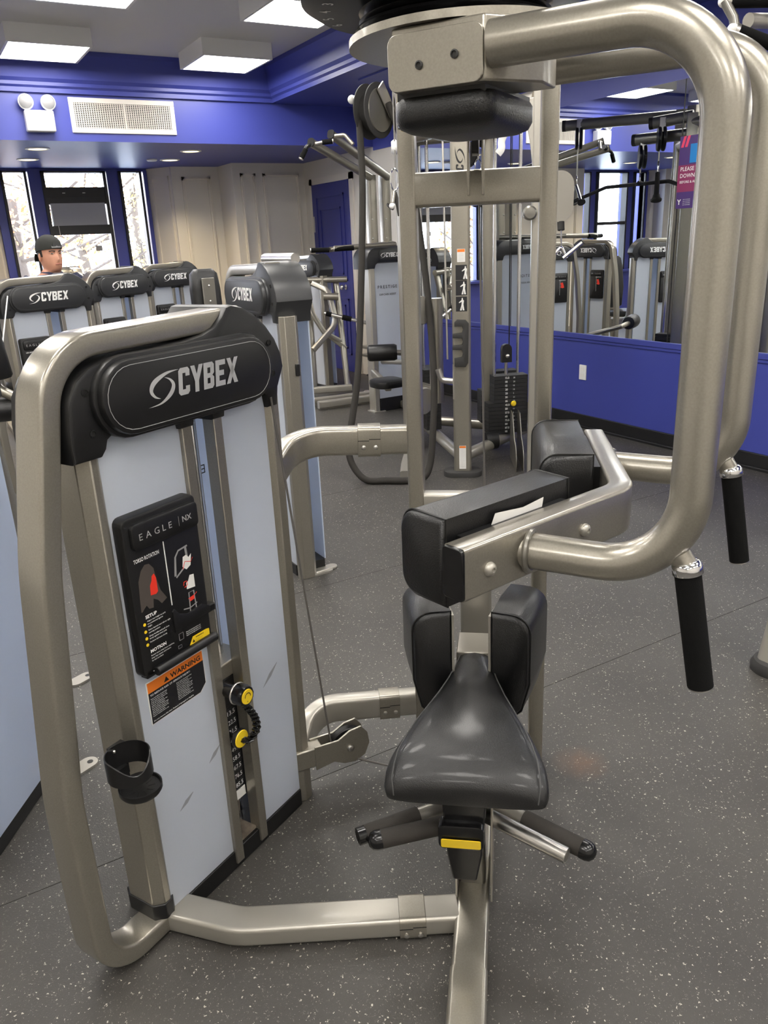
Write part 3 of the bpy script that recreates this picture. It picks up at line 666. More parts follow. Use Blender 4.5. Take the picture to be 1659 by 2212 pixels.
TP('stack_cap', G().box((.195, -.135, zb+.0265*9+.086), (.375, -.028, zb+.0265*9+.125)), 'paint', bev=.003)
TP('selector_window', G().box((.262, -.0305, .470), (.292, -.028, .492)), 'yellow')
TP('dust_tray', G().box((.252, -.15, .052), (.319, -.012, .060)), 'dust')
for s_ in (.238, .333): TP('guide_rod', G().cyl((s_, -.08, .05), (s_, -.08, 1.15), .010), 'chrome')
kn = TP('selector_knob', G().lathe([(.016, -.085), (.018, -.02), (.026, -.012), (.027, .012), (.024, .020), (.004, .021)], (.262, .045, .505), NX, 12), 'plastic_gloss')
TP('knob_collar', G().torus((.262, .036, .505), NX, .0245, .003), 'steel', par=kn)
TP('knob_disc', G().lathe([(.0185, .0205), (.018, .0225), (.001, .0228)], (.262, .045, .505), NX, 24), 'yellow', par=kn)
g = G(); g.flat(strip([(.0095*math.cos(a/10), .0095*math.sin(a/10)) for a in range(-2, 34, 3)], [.0022]*13), (.262, .0681, .505), SX, ZX); put_text(g, 'x', (.258, .0681, .4915), SX, ZX, .006); TP('lettering', g, 'print_black', par=kn, smooth=None)
pin = TP('selector_pin', G().lathe([(.006, -.06), (.006, -.004), (.0245, -.004), (.0245, .004), (.022, .006), (.001, .006)], (.268, .020, .372), NX, 22), 'plastic')
TP('pin_disc', G().lathe([(.0225, .0055), (.021, .0078), (.001, .008)], (.268, .020, .372), NX, 22), 'yellow', par=pin)
coil = cr_spline([(.262, .05, .485), (.278, .055, .455), (.292, .055, .425), (.292, .055, .395), (.278, .045, .372), (.270, .032, .370)], 26)
path = []
for i, c in enumerate(coil):
    a = i*1.15; path.append((c[0]+.0085*math.cos(a), c[1]+.0085*math.sin(a), c[2]+.002*math.sin(a*.5)))
TP('coil_cord', G().sweep(path, circ(.0026, 6)), 'plastic_gloss')
# scuffs are wear: narrow dark smears on the panels
for (a, b, c, d) in ((.395, .435, .455, .478), (.185, .345, .225, .372), (.080, .283, .125, .306)):
    TP('scuff_mark', G().flat(strip([(a, b), ((a+c)/2, (b+d)/2), (c, d)], [.001, .012, .002]), (0, -.0052, 0), SX, ZX), 'scuff', smooth=None)
# warning label
TL = lambda *a, **k: TM.part(*a, mp=lambda p: tow(p.x, p.y, .536+(p.z-.522)*.86)-base, **k)
lab = TL('warning_label', G().prism([(.0, .0), (.146, .0), (.166, .02), (.166, .118), (0, .118)], (.042, -.006, .522), SX, ZX, (0, .0015, 0)), 'label_white')
TL('label_field', G().prism([(.002, .002), (.145, .002), (.164, .021), (.164, .088), (.002, .088)], (.042, -.0045, .522), SX, ZX, (0, .0004, 0)), 'print_black', par=lab)
TL('label_header', G().prism([(.002, .088), (.164, .088), (.164, .116), (.002, .116)], (.042, -.0045, .522), SX, ZX, (0, .0004, 0)), 'orange', par=lab)
g = G(); put_text(g, 'WARNING', (.108, -.0039, .616), SX, ZX, .013, bold=.03); g.flat([[(0, 0), (.015, 0), (.0075, .014)]], (.089, -.0039, .615), SX, ZX); TL('lettering', g, 'print_black', par=lab, smooth=None)
g = G(); put_text(g, 'TO REDUCE RISK OF SERIOUS INJURY:', (.048, -.0039, .600), SX, ZX, .0048, bold=.01)
for c, x in ((0, .048), (1, .122)):
    for k in range(11): put_text(g, ['Read and follow all warnings', 'and instructions before use', 'Keep body and clothing free', 'from all moving parts', 'Inspect machine before use', 'Do not use if damaged'][(k+c*2) % 6], (x, -.0039, .591-.0048*k), SX, ZX, .0028)
put_text(g, 'Do not remove this label. Replace if damaged or illegible.', (.048, -.0039, .529), SX, ZX, .0036, bold=.01)
TL('lettering', g, 'print_white', par=lab, smooth=None)
# cup holder on the corner post
cx, cn, cz = -.068, .046, .530
g = G(); n = 36; ring = []
def rim(a): return .024 - .030*max(0, math.cos(a-R_(108)))**3*1.0
secs = []
for i in range(n):
    a = 2*math.pi*i/n; x, y = math.cos(a), math.sin(a); hgt = rim(a)
    secs.append([(cx+x*.045, cn+y*.045, cz-.026), (cx+x*.045, cn+y*.045, cz+hgt), (cx+x*.0425, cn+y*.0425, cz+hgt+.001), (cx+x*.042, cn+y*.042, cz-.026)])
g.loft(secs, closed=True); g.box((cx-.006, cn-.055, cz-.055), (cx+.03, cn-.042, cz+.02)); g.box((cx-.004, cn-.045, cz-.062), (cx+.02, cn-.03, cz-.026))
cup = TP('cup_holder', g, 'plastic')
TP('cup_tray', G().lathe([(.001, -.006), (.040, -.006), (.0435, .0), (.0435, .010), (.041, .010), (.039, .003), (.001, .002)], (cx+.012, cn+.008, cz-.066), ZX, 30), 'plastic', par=cup)
g = G()
for i in range(10):
    a = 2*math.pi*i/10; q = V3((math.cos(a), math.sin(a), 0)); g.obox(V3((cx+.012, cn+.008, cz-.0635))+q*.022, q*.007, V3((-q.y, q.x, 0))*.0013, (0, 0, .0006))
TP('tray_slots', g, 'black', par=cup)
TP('screw', G().ball((cx-.0, cn-.040, cz+.014), .004), 'steel', par=cup)
# ---- frame: rail, cross bars, posts
TF = lambda *a, **k: TM.part(*a, mp=lambda p: p-base, **k)
RT = rrect(.075, .050, .010, 4)
UPV = V3((0, 0, 1))
RT2 = rrect(.050, .075, .010, 4)     # profile x is 'up'
TF('base_rail', G().sweep([M(.80, -.006, .030), M(2.06, -.006, .030)], RT2, up=UPV), 'paint')
TF('rail_sleeve', G().sweep([M(.80, -.006, .030), M(1.245, -.006, .030)], rrect(.054, .079, .010, 4), up=UPV), 'paint')
t0 = tow(.02, .0, .030); t1 = tow(.085, .06, .030)
j = M(1.405, -.04, .030); dr = V3((.877, -.48, 0))
c1 = j-dr*.50
TF('cross_tube', G().sweep(fillet([(*tow(.03, -.02, .030),), (*c1, .16), (*j,)], 14), RT2, up=UPV), 'paint_light')
def clamp(c, d, up, hw=.030, prof=(.058, .083)):
    d = V3(d).normalized(); c = V3(c)
    o = TF('clamp_sleeve', G().sweep([c-d*hw, c+d*hw], rrect(prof[0], prof[1], .012, 4), up=up), 'paint', bev=.001)
    sd = d.cross(V3(up)).normalized(); sd = sd if sd.dot(V3((0, 0, 1.5))-c) > 0 or sd.dot(-c) > 0 else -sd
    if sd.dot(V3((0, 0, 0))-V3((c.x, c.y, 0))) < 0: sd = -sd
    q = c+sd*(prof[1]/2+.0003); u = V3(up)
    TF('clamp_seam', G().obox(q-d*hw*.5+u*.004, d*hw*.5, sd*.0004, u*.0009).obox(q+d*hw*.5+u*.008, d*hw*.5, sd*.0004, u*.0009), 'black', par=o)
    for k in (-.5, .55): TF('screw', G().lathe([(.006, 0), (.006, .002), (.003, .0035), (.0005, .0036)], q+d*hw*k-u*.014, sd, 12), 'steel', par=o)
clamp(j-dr*.105, dr, UPV)
# uprights
for v in (-.181, .150):
    TF('upright_post', G().sweep([M(2.03, v, .0), M(2.03, v, 1.98)], rrect(.055, .042, .007, 3), up=U_), 'paint')
TF('rear_cross_rail', G().sweep([M(2.03, -.181, .819), M(2.03, .150, .819)], rrect(.05, .045, .008, 3), up=UPV), 'paint_light')
TF('rear_foot_rail', G().sweep([M(2.05, -.20, .030), M(2.05, .16, .030)], RT2, up=UPV), 'paint')
TF('top_cross_rail', G().sweep([M(2.03, -.165, 1.604), M(2.03, .135, 1.604)], rrect(.078, .05, .008, 3), up=UPV), 'paint')
g = G()
for v in (-.034, -.0005): g.obox(M(1.995, v, 1.66), V_*.003, U_*.020, (0, 0, .075))
TF('pulley_plate', g, 'paint', bev=.002)
TF('top_pulley', G().cyl(M(2.0, -.025, 1.715), M(2.0, -.010, 1.715), .045, 26), 'plastic')
TF('cable', G().cyl(M(2.03, .002, .85), M(2.03, -.012, 1.62), .0026, 8), 'cable')
TF('overhead_boom', G().sweep([M(2.06, -.016, 1.96), M(1.48, -.016, 1.96)], rrect(.075, .10, .012, 4), up=UPV), 'paint')
TF('overhead_cross', G().sweep([M(2.03, -.19, 1.955), M(2.03, .16, 1.955)], rrect(.06, .05, .008, 3), up=UPV), 'paint')
# spine, pad bracket
TF('spine', G().sweep([M(2.02, -.022, .05), M(2.02, -.022, .80)], rrect(.045, .086, .008, 3), up=U_), 'paint_light')
TF('pad_bracket', G().box((0, 0, 0), (0, 0, 0)) if False else G().obox(M(1.86, -.022, .452), V_*.042, U_*.055, (0, 0, .03)).obox(M(1.795, -.022, .445), V_*.042, U_*.012, (0, 0, .013)), 'paint_light', bev=.003)
TF('seat_slide', G().obox(M(1.72, -.022, .395), V_*.030, U_*.30, (0, 0, .020)), 'paint_dark', bev=.004)
# tubes joining tower and frame
LP = M(2.03, -.20, .992); e = V3((.86, -.22, 0))
a0 = tow(.545, -.04, .955)
q = V3((.86, 1.86, 1.0))
up_path = fillet([(*a0,), (.815, 1.885, 1.0, .12), (*(LP-V3((0, 0, 0))),)], 14)
o = TF('joining_tube', G().sweep(up_path, RT2 if False else rrect(.075, .05, .012, 4), up=UPV), 'paint')
dd = (LP-V3((.815, 1.885, 1.0))).normalized()
clamp(LP-dd*.105, dd, UPV, .030, (.083, .058))
LQ = M(2.03, -.20, .185)
b0 = tow(.545, -.04, .115)
lo_path = fillet([(*b0,), (.80, 1.865, .19, .10), (*LQ,)], 14)
TF('joining_tube', G().sweep(lo_path, rrect(.075, .05, .012, 4), up=UPV), 'paint_light')
dd = (LQ-V3((.80, 1.865, .19))).normalized(); clamp(LQ-dd*.085, dd, UPV, .030, (.083, .058))
# low pulley housing
h0 = V3((.745, 1.742, .135)); hd = V3((.97, -.10, .0)).normalized(); hs = V3((-hd.y, hd.x, 0))
TF('pulley_arm', G().obox(h0-hd*.03, hd*.045, hs*.022, (0, 0, .030)), 'paint', bev=.004)
plate = [(-.010, -.040), (.045, -.030), (.075, -.046), (.110, -.050), (.140, -.035), (.155, .000), (.150, .035), (.132, .060), (.095, .055), (.060, .035), (-.010, .035)]
o1 = None
for sgn in (-1, 1):
    c = h0+hs*(.022*sgn)+V3((0, 0, .0)); p_ = TF('pulley_plate', G().prism(plate, c-hs*.003, hd, UPV, hs*.006), 'paint', bev=.0015); o1 = o1 or p_
TF('pulley_wheel', G().lathe([(.001, -.012), (.052, -.012), (.054, -.008), (.045, 0), (.054, .008), (.052, .012), (.001, .012)], h0+hd*.095, hs, 32), 'plastic')
TF('bolt', G().lathe([(.010, 0), (.010, .002), (.008, .006), (.004, .0075), (.0005, .0076)], h0+hd*.095-hs*.026, -hs, 14), 'steel', par=o1)
TF('cable', G().sweep([tow(.505, .012, 1.16), h0+hd*.047+V3((0, 0, .012))], circ(.003, 8)), 'cable')
TF('cable', G().sweep([h0+hd*.095+V3((0, 0, -.045)), M(1.80, -.10, .09)], circ(.003, 8)), 'cable')
# ---- seat (loft of cross sections along u)
def sect(u, hw, zt, zb_, v=-.016, crown=.012, n=28):
    o = []
    for i in range(n):
        a = 2*math.pi*i/n; c, s = math.cos(a), math.sin(a); ex = .42
        x = math.copysign(abs(c)**ex, c)*hw; h = (zt-zb_)/2
        z = (zt+zb_)/2+math.copysign(abs(s)**.55, s)*h
        if s > 0: z += crown*(1-(x/hw)**2)
        o.append(M(u, v+x, z))
    return o
prof = [(1.825, .030, .452, .425), (1.820, .040, .464, .415), (1.805, .045, .470, .408), (1.74, .055, .474, .405), (1.68, .070, .474, .402), (1.62, .090, .472, .400), (1.56, .114, .470, .398), (1.50, .138, .468, .396), (1.44, .156, .466, .393), (1.40, .166, .462, .389), (1.37, .170, .454, .385), (1.350, .170, .440, .383), (1.337, .164, .424, .386), (1.334, .150, .412, .396)]
seat = TF('seat', G().loft([sect(u, h, zt, zb_) for u, h, zt, zb_ in prof]), 'vinyl_seat', smooth=60)
for sg in (-1, 1):
    TF('seam', G().sweep([M(u, -.016+sg*(h*.90-.003), zt+.0012+.012*(1-.81)) for u, h, zt, zb_ in prof[2:11]]+[M(1.342, -.016+sg*.152, .438), M(1.333, -.016+sg*.148, .405)], circ(.0016, 6)), 'stitch', par=seat)
TF('seat_pan', G().obox(M(1.56, -.016, .385), V_*.10, U_*.17, (0, 0, .012)), 'plastic', par=seat)
# seat carriage, adjuster, brackets
TF('seat_carriage', G().loft([[M(1.405+du, -.020+x, z) for x, du in ((-h, -.04), (h, -.04), (h, .05), (-h, .05))] for z, h in ((.385, .048), (.33, .044), (.28, .040), (.235, .038), (.165, .026))]), 'plastic_gloss', bev=.004)
ad = TF('adjust_handle', G().prism(rrect(.098, .062, .014, 4), M(1.375, -.026, .295), V_, UPV, U_*-.030, bev=.006), 'plastic_gloss')
TF('handle_label', G().prism(rrect(.084, .026, .004, 3), M(1.344, -.026, .283), V_, UPV*.95+U_*-.2, U_*-.0025), 'yellow', par=ad)
for v in (-.046, .034):
    TF('rail_bracket', G().prism([(1.43, .0), (1.58, .0), (1.53, .34), (1.42, .34)], M(0, v-.0, .045), U_, UPV, V_*.005), 'paint_light', bev=.001)
TF('seat_post', G().sweep([M(1.50, -.008, .05), M(1.47, -.012, .38)], rrect(.055, .06, .008, 3), up=U_), 'paint_dark')
# foot pegs
def peg(a, b, foam, name, cap='ball', r=.019, f0=.25):
    a, b = V3(a), V3(b); d = (b-a).normalized()
    o = TF('foot_peg', G().cyl(a, b, r*.80 if foam else r), 'steel' if not foam else 'paint_light')
    if foam:
        c = a+(b-a)*f0; TF('foam_sleeve', G().cyl(c, b-d*.006, r, 20), name, par=o)
        g = G().lathe([(r*1.05, -.012), (r*1.05, .0), (r*.9, .010), (r*.5, .017), (.001, .019)] if cap == 'ball' else [(r*.95, -.02), (r*.95, .012), (r*.8, .013), (.001, .008)], b, d); TF('end_cap', g, 'plastic_gloss', par=o)
    else: TF('tube_bore', G().cyl(b-d*.002, b+d*.0004, r*.82), 'paint_dark', par=o)
peg(M(1.43, -.05, .262), M(1.372, -.214, .250), True, 'foam_worn', 'ball', .0205, .02)
peg(M(1.50, -.045, .262), M(1.385, -.246, .250), True, 'foam_worn', 'flat', .0205, .42)
peg(M(1.47, .012, .262), M(1.370, .196, .250), False, 'foam', 'none', .0175)
peg(M(1.515, .02, .262), M(1.388, .240, .250), True, 'foam_worn', 'ball', .0205, .40)
# hip pads: cushions on angled plates
def cushion(a, b, nrm, th, z0, z1, name, m='vinyl', r=.03, par=None, pipe=True, tuck=.012):
    """pad whose back edge runs a->b in plan, thickness th along nrm, heights z0..z1"""
    a, b, nrm = V3(a), V3(b), V3(nrm).normalized(); d = (b-a).normalized(); h = z1-z0
    prof = [(0, -h/2), (0, h/2)]+[(x, y) for x, y in arc(th-r, h/2-r, r, 90, 0, 6)]+[(x, y) for x, y in arc(th-r, -h/2+r, r, 0, -90, 6)]
    L = (b-a).length; zc = (z0+z1)/2
    ring = lambda s, k: [a+d*s+nrm*((x-th/2)*k+th/2)+V3((0, 0, zc+y*k)) for x, y in prof]
    o = TF(name, G().loft([ring(0, .86), ring(.004, .95), ring(tuck, 1), ring(L-tuck, 1), ring(L-.004, .95), ring(L, .86)]), m, smooth=50, par=par)
    if pipe:
        for s in (tuck*.9, L-tuck*.9):
            TF('piping', G().sweep([a+d*s+nrm*((x-th/2)*1.0+th/2)+V3((0, 0, zc+y*1.0)) for x, y in prof], circ(.0022, 6), closed=True), 'piping', par=o)
    return o
def hip(sg):
    vi0, vi1 = (.026, .078) if sg > 0 else (-.068, -.120)
    a = M(1.715, vi0, 0); b = M(1.905, vi1, 0); nrm = V_*sg+U_*-.27*1
    h0_, h1_ = .360, .640
    d = (b-a).normalized(); nrm = (V_*sg-(V_*sg).dot(d)*d).normalized()
    th = .096; r = .046; L = (b-a).length
    # side profile: tall block whose lower rear is cut back
    prof = [(0, h0_), (0, h1_)]+[(x, y) for x, y in arc(th-r, h1_-r, r, 90, 0, 6)]+[(th, .46), (th*.80, h0_+.02), (th*.6, h0_)]
    cz = .50
    def ring(s, k, dz=0): return [a+d*s+nrm*((x-th/2)*k+th/2)+V3((0, 0, (y-cz)*k+cz)) for x, y in prof]
    o = TF('hip_pad', G().loft([ring(0, .90), ring(.005, .96), ring(.015, 1.0), ring(L*.5, 1.03), ring(L-.015, 1.0), ring(L-.004, .95), ring(L, .88)]), 'vinyl', smooth=50)
    TF('piping', G().sweep(ring(.010, 1.0), circ(.0024, 6), closed=True), 'piping', par=o)
    TF('pad_plate', G().obox(a+d*L/2-nrm*.004+V3((0, 0, .50)), d*L*.48, nrm*.003, (0, 0, .13)), 'paint_light')
hip(1); hip(-1)
# ---- rotating chest assembly
ZB = 1.0079
barp = fillet([(*A(-.403, .132, ZB),), (*A(0, .291, ZB), .075), (*A(.403, .132, ZB),)], 14)
TF('chest_bar', G().sweep(barp, rrect(.0886, .045, .006, 3), up=UPV), 'paint')
dn = (A(0, .291, 0)-A(-.403, .132, 0)).normalized(); df = (A(0, .291, 0)-A(.403, .132, 0)).normalized()
for c, d_ in ((A(-.403, .132, ZB), dn), (A(.403, .132, ZB), df)): TF('bar_end_cap', G().sweep([c-d_*.006, c+d_*.002], rrect(.0875, .044, .008, 3), up=UPV), 'plastic_gloss', bev=.002)
for sg in (-1, 1):
    d_ = dn if sg < 0 else df
    nin = V3((d_.y, -d_.x, 0)); nin = nin if nin.dot(W_) < 0 else -nin
    e0 = A(.403*sg, .156, 0)
    a = e0+nin*.062+d_*.002; b = a+d_*.325
    cushion(a, b, nin, .104, .928, 1.080, 'chest_pad', r=.034)
    TF('pad_board', G().obox((a+b)/2-nin*.010+V3((0, 0, ZB)), d_*.13, nin*.009, (0, 0, .040)), 'plastic')
    nout = -nin
    for s in (.045, .285):
        c = e0+d_*s+V3((0, 0, ZB-.003)); TF('bolt', G().lathe([(.012, 0), (.012, .002), (.0105, .006), (.006, .0095), (.004, .0098), (.0035, .007), (.0005, .007)], c, nout, 16), 'paint_light')
# swing arms
for sg, zt, ws in ((-1, 1.745, .140), (1, 1.800, .03)):
    p = .2706*sg
    pts = fillet([(*A(p, .19, ZB),), (*A(p, .447, ZB), .125), (*A(p, .447, zt), .125), (*A(p, ws, zt),)], 16)
    arm = TF('swing_arm', G().sweep(pts, circ(.030, 24)), 'paint_dark' if False else 'paint', smooth=60)
    jn = A(p, .2085, ZB); TF('weld', G().torus(jn, W_, .0325, .0055, 24, 8), 'paint_dark', par=arm)
    g1 = A(p, .428, 1.05); g2 = A(p, .450, 1.020); g3 = A(p, .485, .826); gd = (g3-g2).normalized()
    h = TF('hand_grip', G().cyl(g2+gd*.012, g3, .0195, 24), 'foam')
    TF('grip_stub', G().cyl(g1, g2, .019, 20, .0165), 'paint', par=h)
    TF('grip_collar', G().lathe([(.014, -.010), (.018, -.009), (.022, -.003), (.0225, .010), (.020, .012), (.010, .012)], g2, gd, 32), 'chrome', par=h, smooth=70)
    TF('grip_end', G().cyl(g3, g3+gd*.002, .0195, 24), 'steel', par=h)
# paper tag tucked behind the bar
g = G(); tg = [A(-.285, .145, 1.045), A(-.165, .192, 1.045), A(-.160, .193, 1.064), A(-.21, .174, 1.059), A(-.275, .149, 1.066)]
g.poly(tg); g.poly([p+nin*.0006 for p in tg]); TF('paper_tag', g, 'label_white', smooth=None)
# carriage under the top plate
TF('pivot_box', G().prism([(-.280, -.012), (-.140, -.012), (-.140, .190), (-.205, .190), (-.280, .132)], A(0, 0, 1.700), P_, W_, (0, 0, .082)), 'paint', bev=.003)
TF('end_plate', G().prism(rrect(.148, .074, .014, 4), A(-.2795, .058, 1.736), W_, UPV, P_*-.006), 'paint', bev=.001)
for w_, z in ((.035, 1.730), (.090, 1.737)): TF('screw', G().lathe([(.006, 0), (.006, .002), (.004, .003), (.0035, .0005), (.0005, .0004)], A(-.286, w_, z), -P_, 12), 'rubber')
TF('rear_box', G().obox(A(.06, .0, 1.80), P_*.24, W_*.045, (0, 0, .030)), 'paint_dark', bev=.003)
top = TF('top_plate', G().lathe([(.002, 0), (.186, 0), (.186, .011), (.002, .011)], A(-.105, .03, 1.783), UPV, 56), 'paint')
TF('cam_wheel', G().lathe([(.002, 0), (.158, 0), (.162, .004), (.150, .010), (.162, .017), (.158, .022), (.002, .022)], A(-.08, .0, 1.797), UPV, 48), 'plastic_gloss')
TF('cam_wheel', G().lathe([(.002, 0), (.150, 0), (.155, .005), (.143, .011), (.155, .018), (.002, .022)], A(-.08, .0, 1.823), UPV, 48), 'plastic_gloss')
dial = TF('index_dial', G().lathe([(.002, .0), (.215, .0), (.235, .012), (.240, .04), (.002, .05)], A(-.07, -.02, 1.850), UPV, 56), 'plastic')
g = G()
for k, ch in enumerate('7 6 5 4 3 2 1 0 1 2 3 4 5 6'.split()):
    a = R_(95+k*13); er = P_*math.cos(a)+W_*math.sin(a); et = UPV.cross(er)
    put_text(g, ch, A(-.07, -.02, 1.8495)+er*.188, et, -er*-1, .018, center=True, bold=.01)
TF('lettering', g, 'print_white', par=dial, smooth=None)
TF('pivot_shaft', G().cyl(A(-.05, 0, 1.80), A(-.05, 0, 1.93), .03), 'steel')
cush = [(-.085, -.010), (.085, -.010)]
TF('stop_cushion', G().loft([[A(-.165+x*k, .055+y*k, z) for x, y in rrect(.21, .165, .03, 5)] for z, k in ((1.694, .94), (1.688, .98), (1.665, .98), (1.654, .92), (1.648, .78), (1.644, .5))]), 'vinyl', smooth=50)
TF('cushion_board', G().obox(A(-.165, .055, 1.697), P_*.095, W_*.07, (0, 0, .006)), 'plastic')
kn = TF('pull_knob', G().lathe([(.006, .055), (.008, .03), (.022, .012), (.027, .0), (.026, -.004), (.002, -.004)], A(-.20, -.018, 1.665), UPV, 24), 'plastic_gloss')
TF('knob_disc', G().cyl(A(-.20, -.018, 1.6605), A(-.20, -.018, 1.658), .021, 24), 'yellow', par=kn)
# ================================================================== OTHER MACHINES
LM = lambda p: V3((p.x, -p.y, p.z))
t1 = Thing('weight_tower', (.535, 5.36, 0), 'grey CYBEX weight tower with EAGLE NX placard just in front of the man', 'exercise machine', rot=R_(17), group='selectorised weight towers', mp=LM)
build_tower(t1, False, shroud_m='shroud_grey')
def tower_copy(loc, rot, label):
    c = copy_tree(t1.e); c.location = loc; c.rotation_euler = (0, 0, R_(rot)); c['label'] = label; return c
t1.e.scale = (1, 1, 1.0)
tw2 = tower_copy((1.262, 6.37, 0), 28, 'second CYBEX weight tower, right of the man and behind the first')
tw3 = tower_copy((1.955, 7.43, 0), 20, 'third and furthest CYBEX weight tower in the left row, partly hidden')
tw4 = tower_copy((1.345, 3.70, 0), -90, 'CYBEX weight tower seen from its side just behind the foreground machine')
tw4.scale = (1, 1, 1.035)
tw5 = tower_copy((.026, 2.42, 0), 236.6, 'weight tower at the left edge with only its pale lower panel in view')
tw6 = tower_copy((3.62, 8.02, 0), -84, 'weight tower of the arm machine standing in front of the blue door')
tw7 = tower_copy((1.375, 7.40, 0), 84, 'weight tower facing the mirror, nearly hidden behind the second tower')
def wpart(e, name, g, m, par=None, bev=0):
    mi = (Matrix.Translation(e.location) @ Matrix.Rotation(e.rotation_euler.z, 4, 'Z')).inverted()
    o = bpy.data.objects.new(name, mesh(name, g, lambda p: mi @ p)); o.data.materials.append(MT[m]); link(o, par or e)
    if bev:
        b = o.modifiers.new('bevel', 'BEVEL'); b.width = bev; b.segments = 2; b.limit_method = 'ANGLE'; b.angle_limit = R_(40)
    return o
# base tubes and floor flanges behind the left tower
for x, y in ((.20, 2.25), (.30, 2.80)):
    f = wpart(tw5, 'floor_flange', G().prism(rrect(.10, .055, .027, 6), (x-.015, y, 0), (.9, .43, 0), (-.43, .9, 0), (0, 0, .008)), 'paint_light'); wpart(tw5, 'bolt_hole', G().cyl((x+.01, y+.01, .0082), (x+.01, y+.01, .0088), .009), 'black', par=f)
# first tower: lever and roller pads reaching out at the left edge
o = wpart(t1.e, 'lever_tube', G().sweep(fillet([(.30, 3.95, 1.10), (.27, 3.76, .96, .06), (.36, 3.72, .90, .05), (.42, 4.1, .80, .1), (.58, 5.30, .70)]), circ(.022, 12)), 'paint')
wpart(t1.e, 'roller_pad', G().lathe([(.002, 0), (.045, 0), (.052, .01), (.052, .19), (.045, .2), (.002, .2)], (.275, 3.76, 1.20), (.10, .0, -1)), 'vinyl', par=None)
wpart(t1.e, 'roller_pad', G().lathe([(.002, 0), (.045, 0), (.052, .01), (.052, .24), (.045, .25), (.002, .25)], (.12, 3.80, .865), (1, -.2, 0)), 'vinyl')
wpart(t1.e, 'cable', G().cyl((.54, 5.30, 1.27), (.40, 5.0, .9), .004, 8), 'fixture')
# fourth tower: gauge slot and hardware on its side
wpart(tw4, 'side_latch', G().box((1.395, 3.13, .92), (1.415, 3.16, .97)), 'plastic', bev=.003)
wpart(tw4, 'handle_rod', G().cyl((1.50, 3.62, 1.385), (1.50, 3.28, 1.385), .022), 'steel')
wpart(tw4, 'foot_plate', G().prism(rrect(.15, .05, .024, 5), (1.48, 3.185, 0), (1, .1, 0), (-.1, 1, 0), (0, 0, .012)), 'paint_light', bev=.003)
# backrest of a machine, beside the fourth tower
t = Thing('machine_backrest', (1.47, 4.42, 0), 'black padded machine backrest with riveted plate beside the fourth tower', 'bench')
t.part('pad', G().loft([[V3((1.42+x*k, 4.30+.05*(z-1.2)+y*k, z)) for x, y in rrect(.16, .09, .03, 5)] for z, k in ((.85, .7), (.87, .95), (1.05, 1), (1.28, 1), (1.36, .9), (1.385, .6))]), 'vinyl', smooth=50)
pp = t.part('back_plate', G().box((1.385, 4.236, .80), (1.455, 4.248, 1.34)), 'paint_dark', bev=.003)
for z in (1.22, 1.30): t.part('rivet', G().ball((1.42, 4.234, z), .006), 'steel', par=pp)
t.part('post', G().sweep([(1.47, 4.40, 0), (1.45, 4.37, .95)], rrect(.06, .06, .01, 3), up=(0, 1, 0)), 'paint'); t.part('foot', G().box((1.30, 4.37, 0), (1.66, 4.45, .05)), 'paint', bev=.008)
# seat of a machine that shows only in the mirror
t = Thing('machine_seat', (.80, 7.75, 0), 'black padded machine seat with tall backrest, seen only in the mirror', 'chair')
t.part('backrest', G().loft([[V3((.80+x*k*w_, 7.80+.06*(z-.7)+y*k, z)) for x, y in rrect(.30, .09, .04, 5)] for z, k, w_ in ((.50, .8, .7), (.52, .97, .9), (.75, 1, 1.1), (1.0, 1, .95), (1.12, .95, .75), (1.15, .7, .6))]), 'vinyl', smooth=50)
t.part('seat', G().loft([[V3((.80+x*k, 7.56+y*k, z)) for x, y in rrect(.38, .42, .10, 5)] for z, k in ((.40, .9), (.41, .97), (.45, 1), (.475, .95), (.48, .8))]), 'vinyl', smooth=50)
t.part('back_plate', G().box((.74, 7.86, .45), (.86, 7.875, 1.05)), 'steel', bev=.003); t.part('post', G().sweep([(.80, 7.75, 0), (.80, 7.86, .70)], rrect(.06, .06, .01, 3), up=(0, 1, 0)), 'paint')
for x in (.58, 1.02): t.part('side_handle', G().sweep(fillet([(x, 7.60, .38), (x, 7.35, .40, .05), (x, 7.33, .52)]), circ(.014, 10)), 'steel')
t.part('base', G().box((.60, 7.40, 0), (1.0, 7.95, .05)), 'paint', bev=.008)
# ---- dip and chin assist machine
t = Thing('dip_chin_machine', (3.50, 6.16, 0), 'silver dip and chin assist machine with horn handles and PRESTIGE panel near the door', 'exercise machine')
x0, y0 = 3.50, 6.16
for a in (0, .50): t.part('corner_post', G().prism([(.01, 0), (.05, 0), (.06, .01), (.06, .10), (0, .10), (0, .01)], (x0+a, y0, 0), (1, 0, 0), (0, 1, 0), (0, 0, 1.30)), 'paint_light', bev=.002)
t.part('foot_flange', G().box((x0-.02, y0-.02, 0), (x0+.10, y0+.11, .01)), 'paint_light')
pn = t.part('front_panel', G().box((x0+.06, y0+.008, .12), (x0+.50, y0+.014, 1.31)), 'acrylic')
g = G(); put_text(g, 'PRESTIGE', (x0+.085, y0+.006, 1.085), (1, 0, 0), (0, 0, 1), .025, space=.0095, bold=.012); put_text(g, 'DIP/CHIN ASSIST', (x0+.100, y0+.006, 1.025), (1, 0, 0), (0, 0, 1), .016, width=.17, bold=.012); t.part('lettering', g, 'print_black', par=pn, smooth=None)
t.part('rear_panel', G().box((x0+.06, y0+.20, .1), (x0+.50, y0+.206, 1.31)), 'acrylic_back')
t.part('base_skirt', G().box((x0+.06, y0+.0, .0), (x0+.50, y0+.2, .12)), 'plastic', bev=.004)
